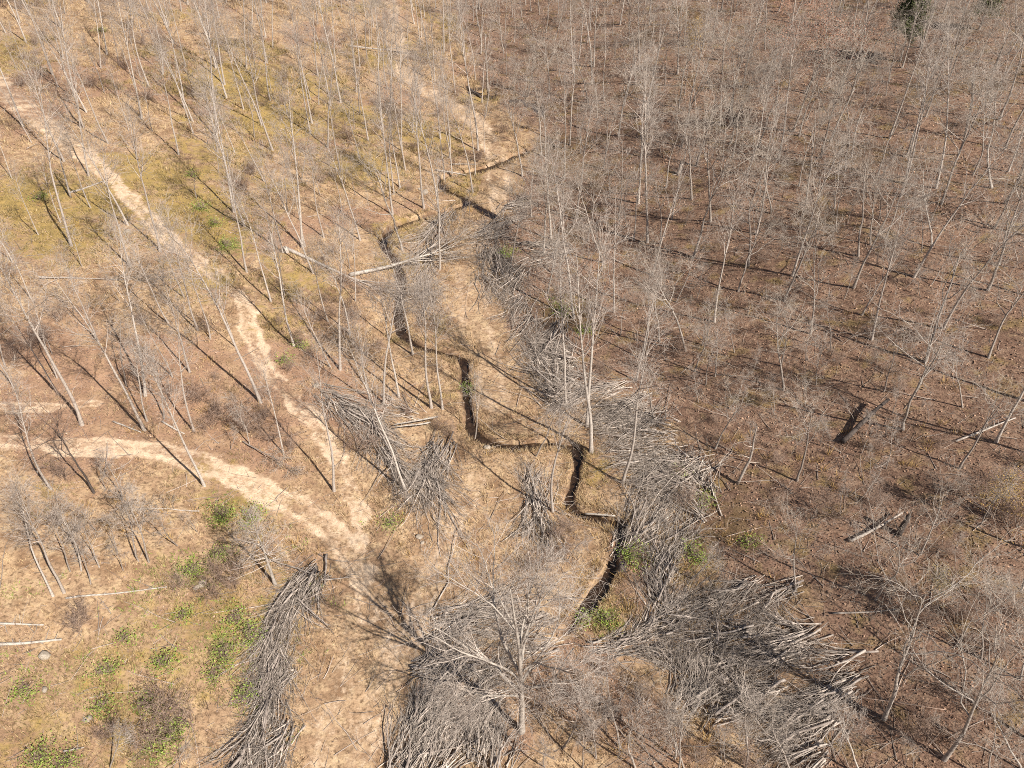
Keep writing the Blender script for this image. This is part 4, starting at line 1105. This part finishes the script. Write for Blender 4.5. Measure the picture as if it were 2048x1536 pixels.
stump("tall dark rotten stump beside a fallen log in the shaded woods", 1797, 1068, 2.2, .2, 'dark_bark')
stump("cut stump on the tan bank where the split tree fell", 572, 504, .8, .3, 'pale_bark')

def stone(label, px, py, r, seed):
    A = unproject(px, py)
    rng = np.random.default_rng(seed)
    nu, nv_ = 12, 8
    th = np.linspace(0, 2 * math.pi, nu, endpoint=False); ph = np.linspace(.05, math.pi - .05, nv_)
    TH, PH = np.meshgrid(th, ph)
    d = np.stack([np.sin(PH) * np.cos(TH), np.sin(PH) * np.sin(TH), np.cos(PH)], -1).reshape(-1, 3)
    planes = nrm(rng.normal(size=(14, 3)))
    rad = np.min(np.where(d @ planes.T > .15, (.8 + .25 * rng.random(14)) / np.maximum(d @ planes.T, .15), 9), 1)
    v = d * np.minimum(rad, 1.3)[:, None] * r * np.array([1.2, .9, .65])
    ids_ = np.arange(nu * nv_).reshape(nv_, nu)
    mb = MB(); mb.add(v, [np.stack([ids_[:-1], ids_[1:], np.roll(ids_[1:], -1, 1), np.roll(ids_[:-1], -1, 1)], -1).reshape(-1, 4), ids_[:1, :], ids_[-1:, ::-1]])
    o = mb.build("stone", M['stone'], smooth=False); o.location = A + np.array([0, 0, r * .12]); o.rotation_euler.z = rng.random() * 6
    tag(o, label, "stone")
for i, (px, py, r, lab) in enumerate([(850, 386, .7, "large whitish rock on the bank beside the creek fork"), (840, 379, .4, "smaller rock touching the whitish rock by the creek fork"), (175, 1438, .32, "pale stone standing alone low in the meadow"), (90, 1379, .25, "small pale stone beside a low green plant"),
   (405, 1168, .4, "larger of two pale stones by brown bushes at the meadow's upper side"), (393, 1176, .28, "smaller of two pale stones by brown bushes"), (838, 1074, .35, "pale stone on the clearing below the forked heap"), (845, 1086, .22, "little stone next to the pale one on the clearing"),
   (88, 1312, .45, "flat sandy boulder among meadow grass"), (255, 465, .5, "pale rock beside the upper sandy track"), (975, 895, .35, "stone at the creek's edge in its lowest loop"), (632, 772, .4, "pale stone beside the dark forked heap's upper end")]):
    stone(lab, px, py, r * .8, 900 + i)

# ------------------------------------------------------------------ labels that single each tree out: by a landmark, where it stands from it, and its place in that row
LANDMARKS = [(1043, 1462, "the big grey tree"), (550, 1168, "the feathery pale tree"), (825, 530, "the white fallen tree"), (705, 560, "the split fallen tree"), (770, 105, "the far fallen tree"), (330, 1020, "the level dead sapling"), (210, 552, "the long dark fallen tree"),
   (1725, 855, "the thick dead log"), (1735, 1224, "the straight grey pole"), (1790, 1405, "the long reddish pole"), (1806, 857, "the great white tree"), (1357, 345, "the broken grey stump"), (1797, 1068, "the rotten dark stump"), (850, 384, "the whitish rock"),
   (770, 870, "the forked heap"), (1065, 1020, "the lone brush heap"), (870, 480, "the creek loop heap"), (1000, 520, "the wood-edge heap"), (1070, 700, "the feathery fan heap"), (1260, 850, "the great pole heap"), (1330, 1030, "the great heap's lower end"), (1450, 1230, "the sprawling heap"), (1620, 1390, "the sprawling heap's tip"),
   (545, 1320, "the narrow stick heap"), (100, 890, "the lower track's start"), (340, 905, "the lower track's crest"), (580, 1005, "the lower track's curve"), (720, 1150, "the lower track's end"), (100, 255, "the upper track's far end"), (220, 350, "the upper track's middle"), (380, 510, "the upper track's bend"), (500, 660, "the upper track's narrows"), (600, 810, "the sandy strip"),
   (830, 160, "the middle track's far end"), (985, 290, "the middle track's bend"), (1000, 370, "the sandy ford"), (930, 760, "the straight creek reach"), (1000, 885, "the lowest creek loop"), (1230, 1080, "the narrow shaded creek"), (770, 470, "the upper creek loop"), (1000, 322, "the wide dark creek reach"), (1050, 200, "the ravine pool"), (910, 90, "the ravine head"),
   (1587, 262, "the rust leaved tree"), (1388, 140, "the yellow leaved tree"), (1800, 122, "the evergreen"), (1958, 60, "the smaller evergreen"), (1962, 1050, "the ochre leaved tree"), (1838, 1200, "the olive leaved tree"), (405, 415, "the golden slope's green bush"), (1016, 506, "the bright green shoot"), (1272, 1112, "the creekside green bush"), (785, 1043, "the clearing's green bush"),
   (330, 1472, "the vivid meadow bush"), (60, 1270, "the two white poles"), (106, 1192, "the two thick white trunks"), (189, 968, "the dark twisted tree"), (1862, 495, "the white crooked limbs"), (1872, 496, "the forked white tree"), (1983, 376, "the winding white tree"), (202, 84, "the dark leaning tree"), (838, 185, "the dark trackside tree"), (1987, 144, "the far dark trunk")]
LM = unproject([l[0] for l in LANDMARKS], [l[1] for l in LANDMARKS])
ORD = ["first", "second", "third", "fourth", "fifth", "sixth", "seventh", "eighth", "ninth", "tenth", "eleventh", "twelfth"]
rows = {}
for t in BUILT:
    if t['kind'] == 'hero': tag(t['o'], "big whitish grey tree with low fork and wide limbs standing in the cut brush", "tree"); continue
    if t['kind'] == 'cone': tag(t['o'], "pale conical tree with many level branches at the head of the narrow stick heap", "tree"); continue
    d = LM[:, :2] - t['b'][:2]
    dist = np.hypot(d[:, 0], d[:, 1]); dist[dist < .6] += 30
    i = int(np.argmin(dist))
    dx, dy = -d[i]
    dz = t['b'][2] - LM[i, 2]
    rel = "beyond" if dy > abs(dx) * 1.3 else "this side of" if dy < -abs(dx) * 1.3 else "uphill of" if dz > .35 else "downhill of" if dz < -.35 else "across from" if dx * LM[i, 0] < 0 else "beside"
    w = KINDS[t['kind']][5]
    if t['kind'] in ('pole', 'oak', 'sapling'):
        lean = np.hypot(t['d'][0], t['d'][1])
        if lean > .2: w = w.replace("bare", "leaning bare")
        elif t['kind'] == 'pole' and t['h'] < 12: w = w.replace("tall", "short")
        elif t['kind'] == 'oak' and t['h'] > 15: w = "tall " + w
        elif t['kind'] == 'sapling' and t['h'] > 8: w = w.replace("slim", "tall slim")
    rows.setdefault((w, rel, LANDMARKS[i][2]), []).append((dist[i], t))
for (w, rel, lm), lst in rows.items():
    lst.sort(key=lambda p: p[0])
    cat = "bush" if lst[0][1]['kind'] == 'bush' else "tree" if lst[0][1]['kind'] != 'snag' else "dead trunk"
    for j, (_d, t) in enumerate(lst):
        grp = f"{KINDS[t['kind']][5].replace(' tree', ' trees')} in the valley" if cat == "tree" else "leafless brown bushes" if cat == "bush" else "broken dead trunks"
        if len(lst) == 1: lab = f"{w} {rel} {lm}"
        else: lab = f"{w} {rel} {lm}, {ORD[j] if j < 12 else 'last'} counting outwards"
        tag(t['o'], lab, cat, grp)
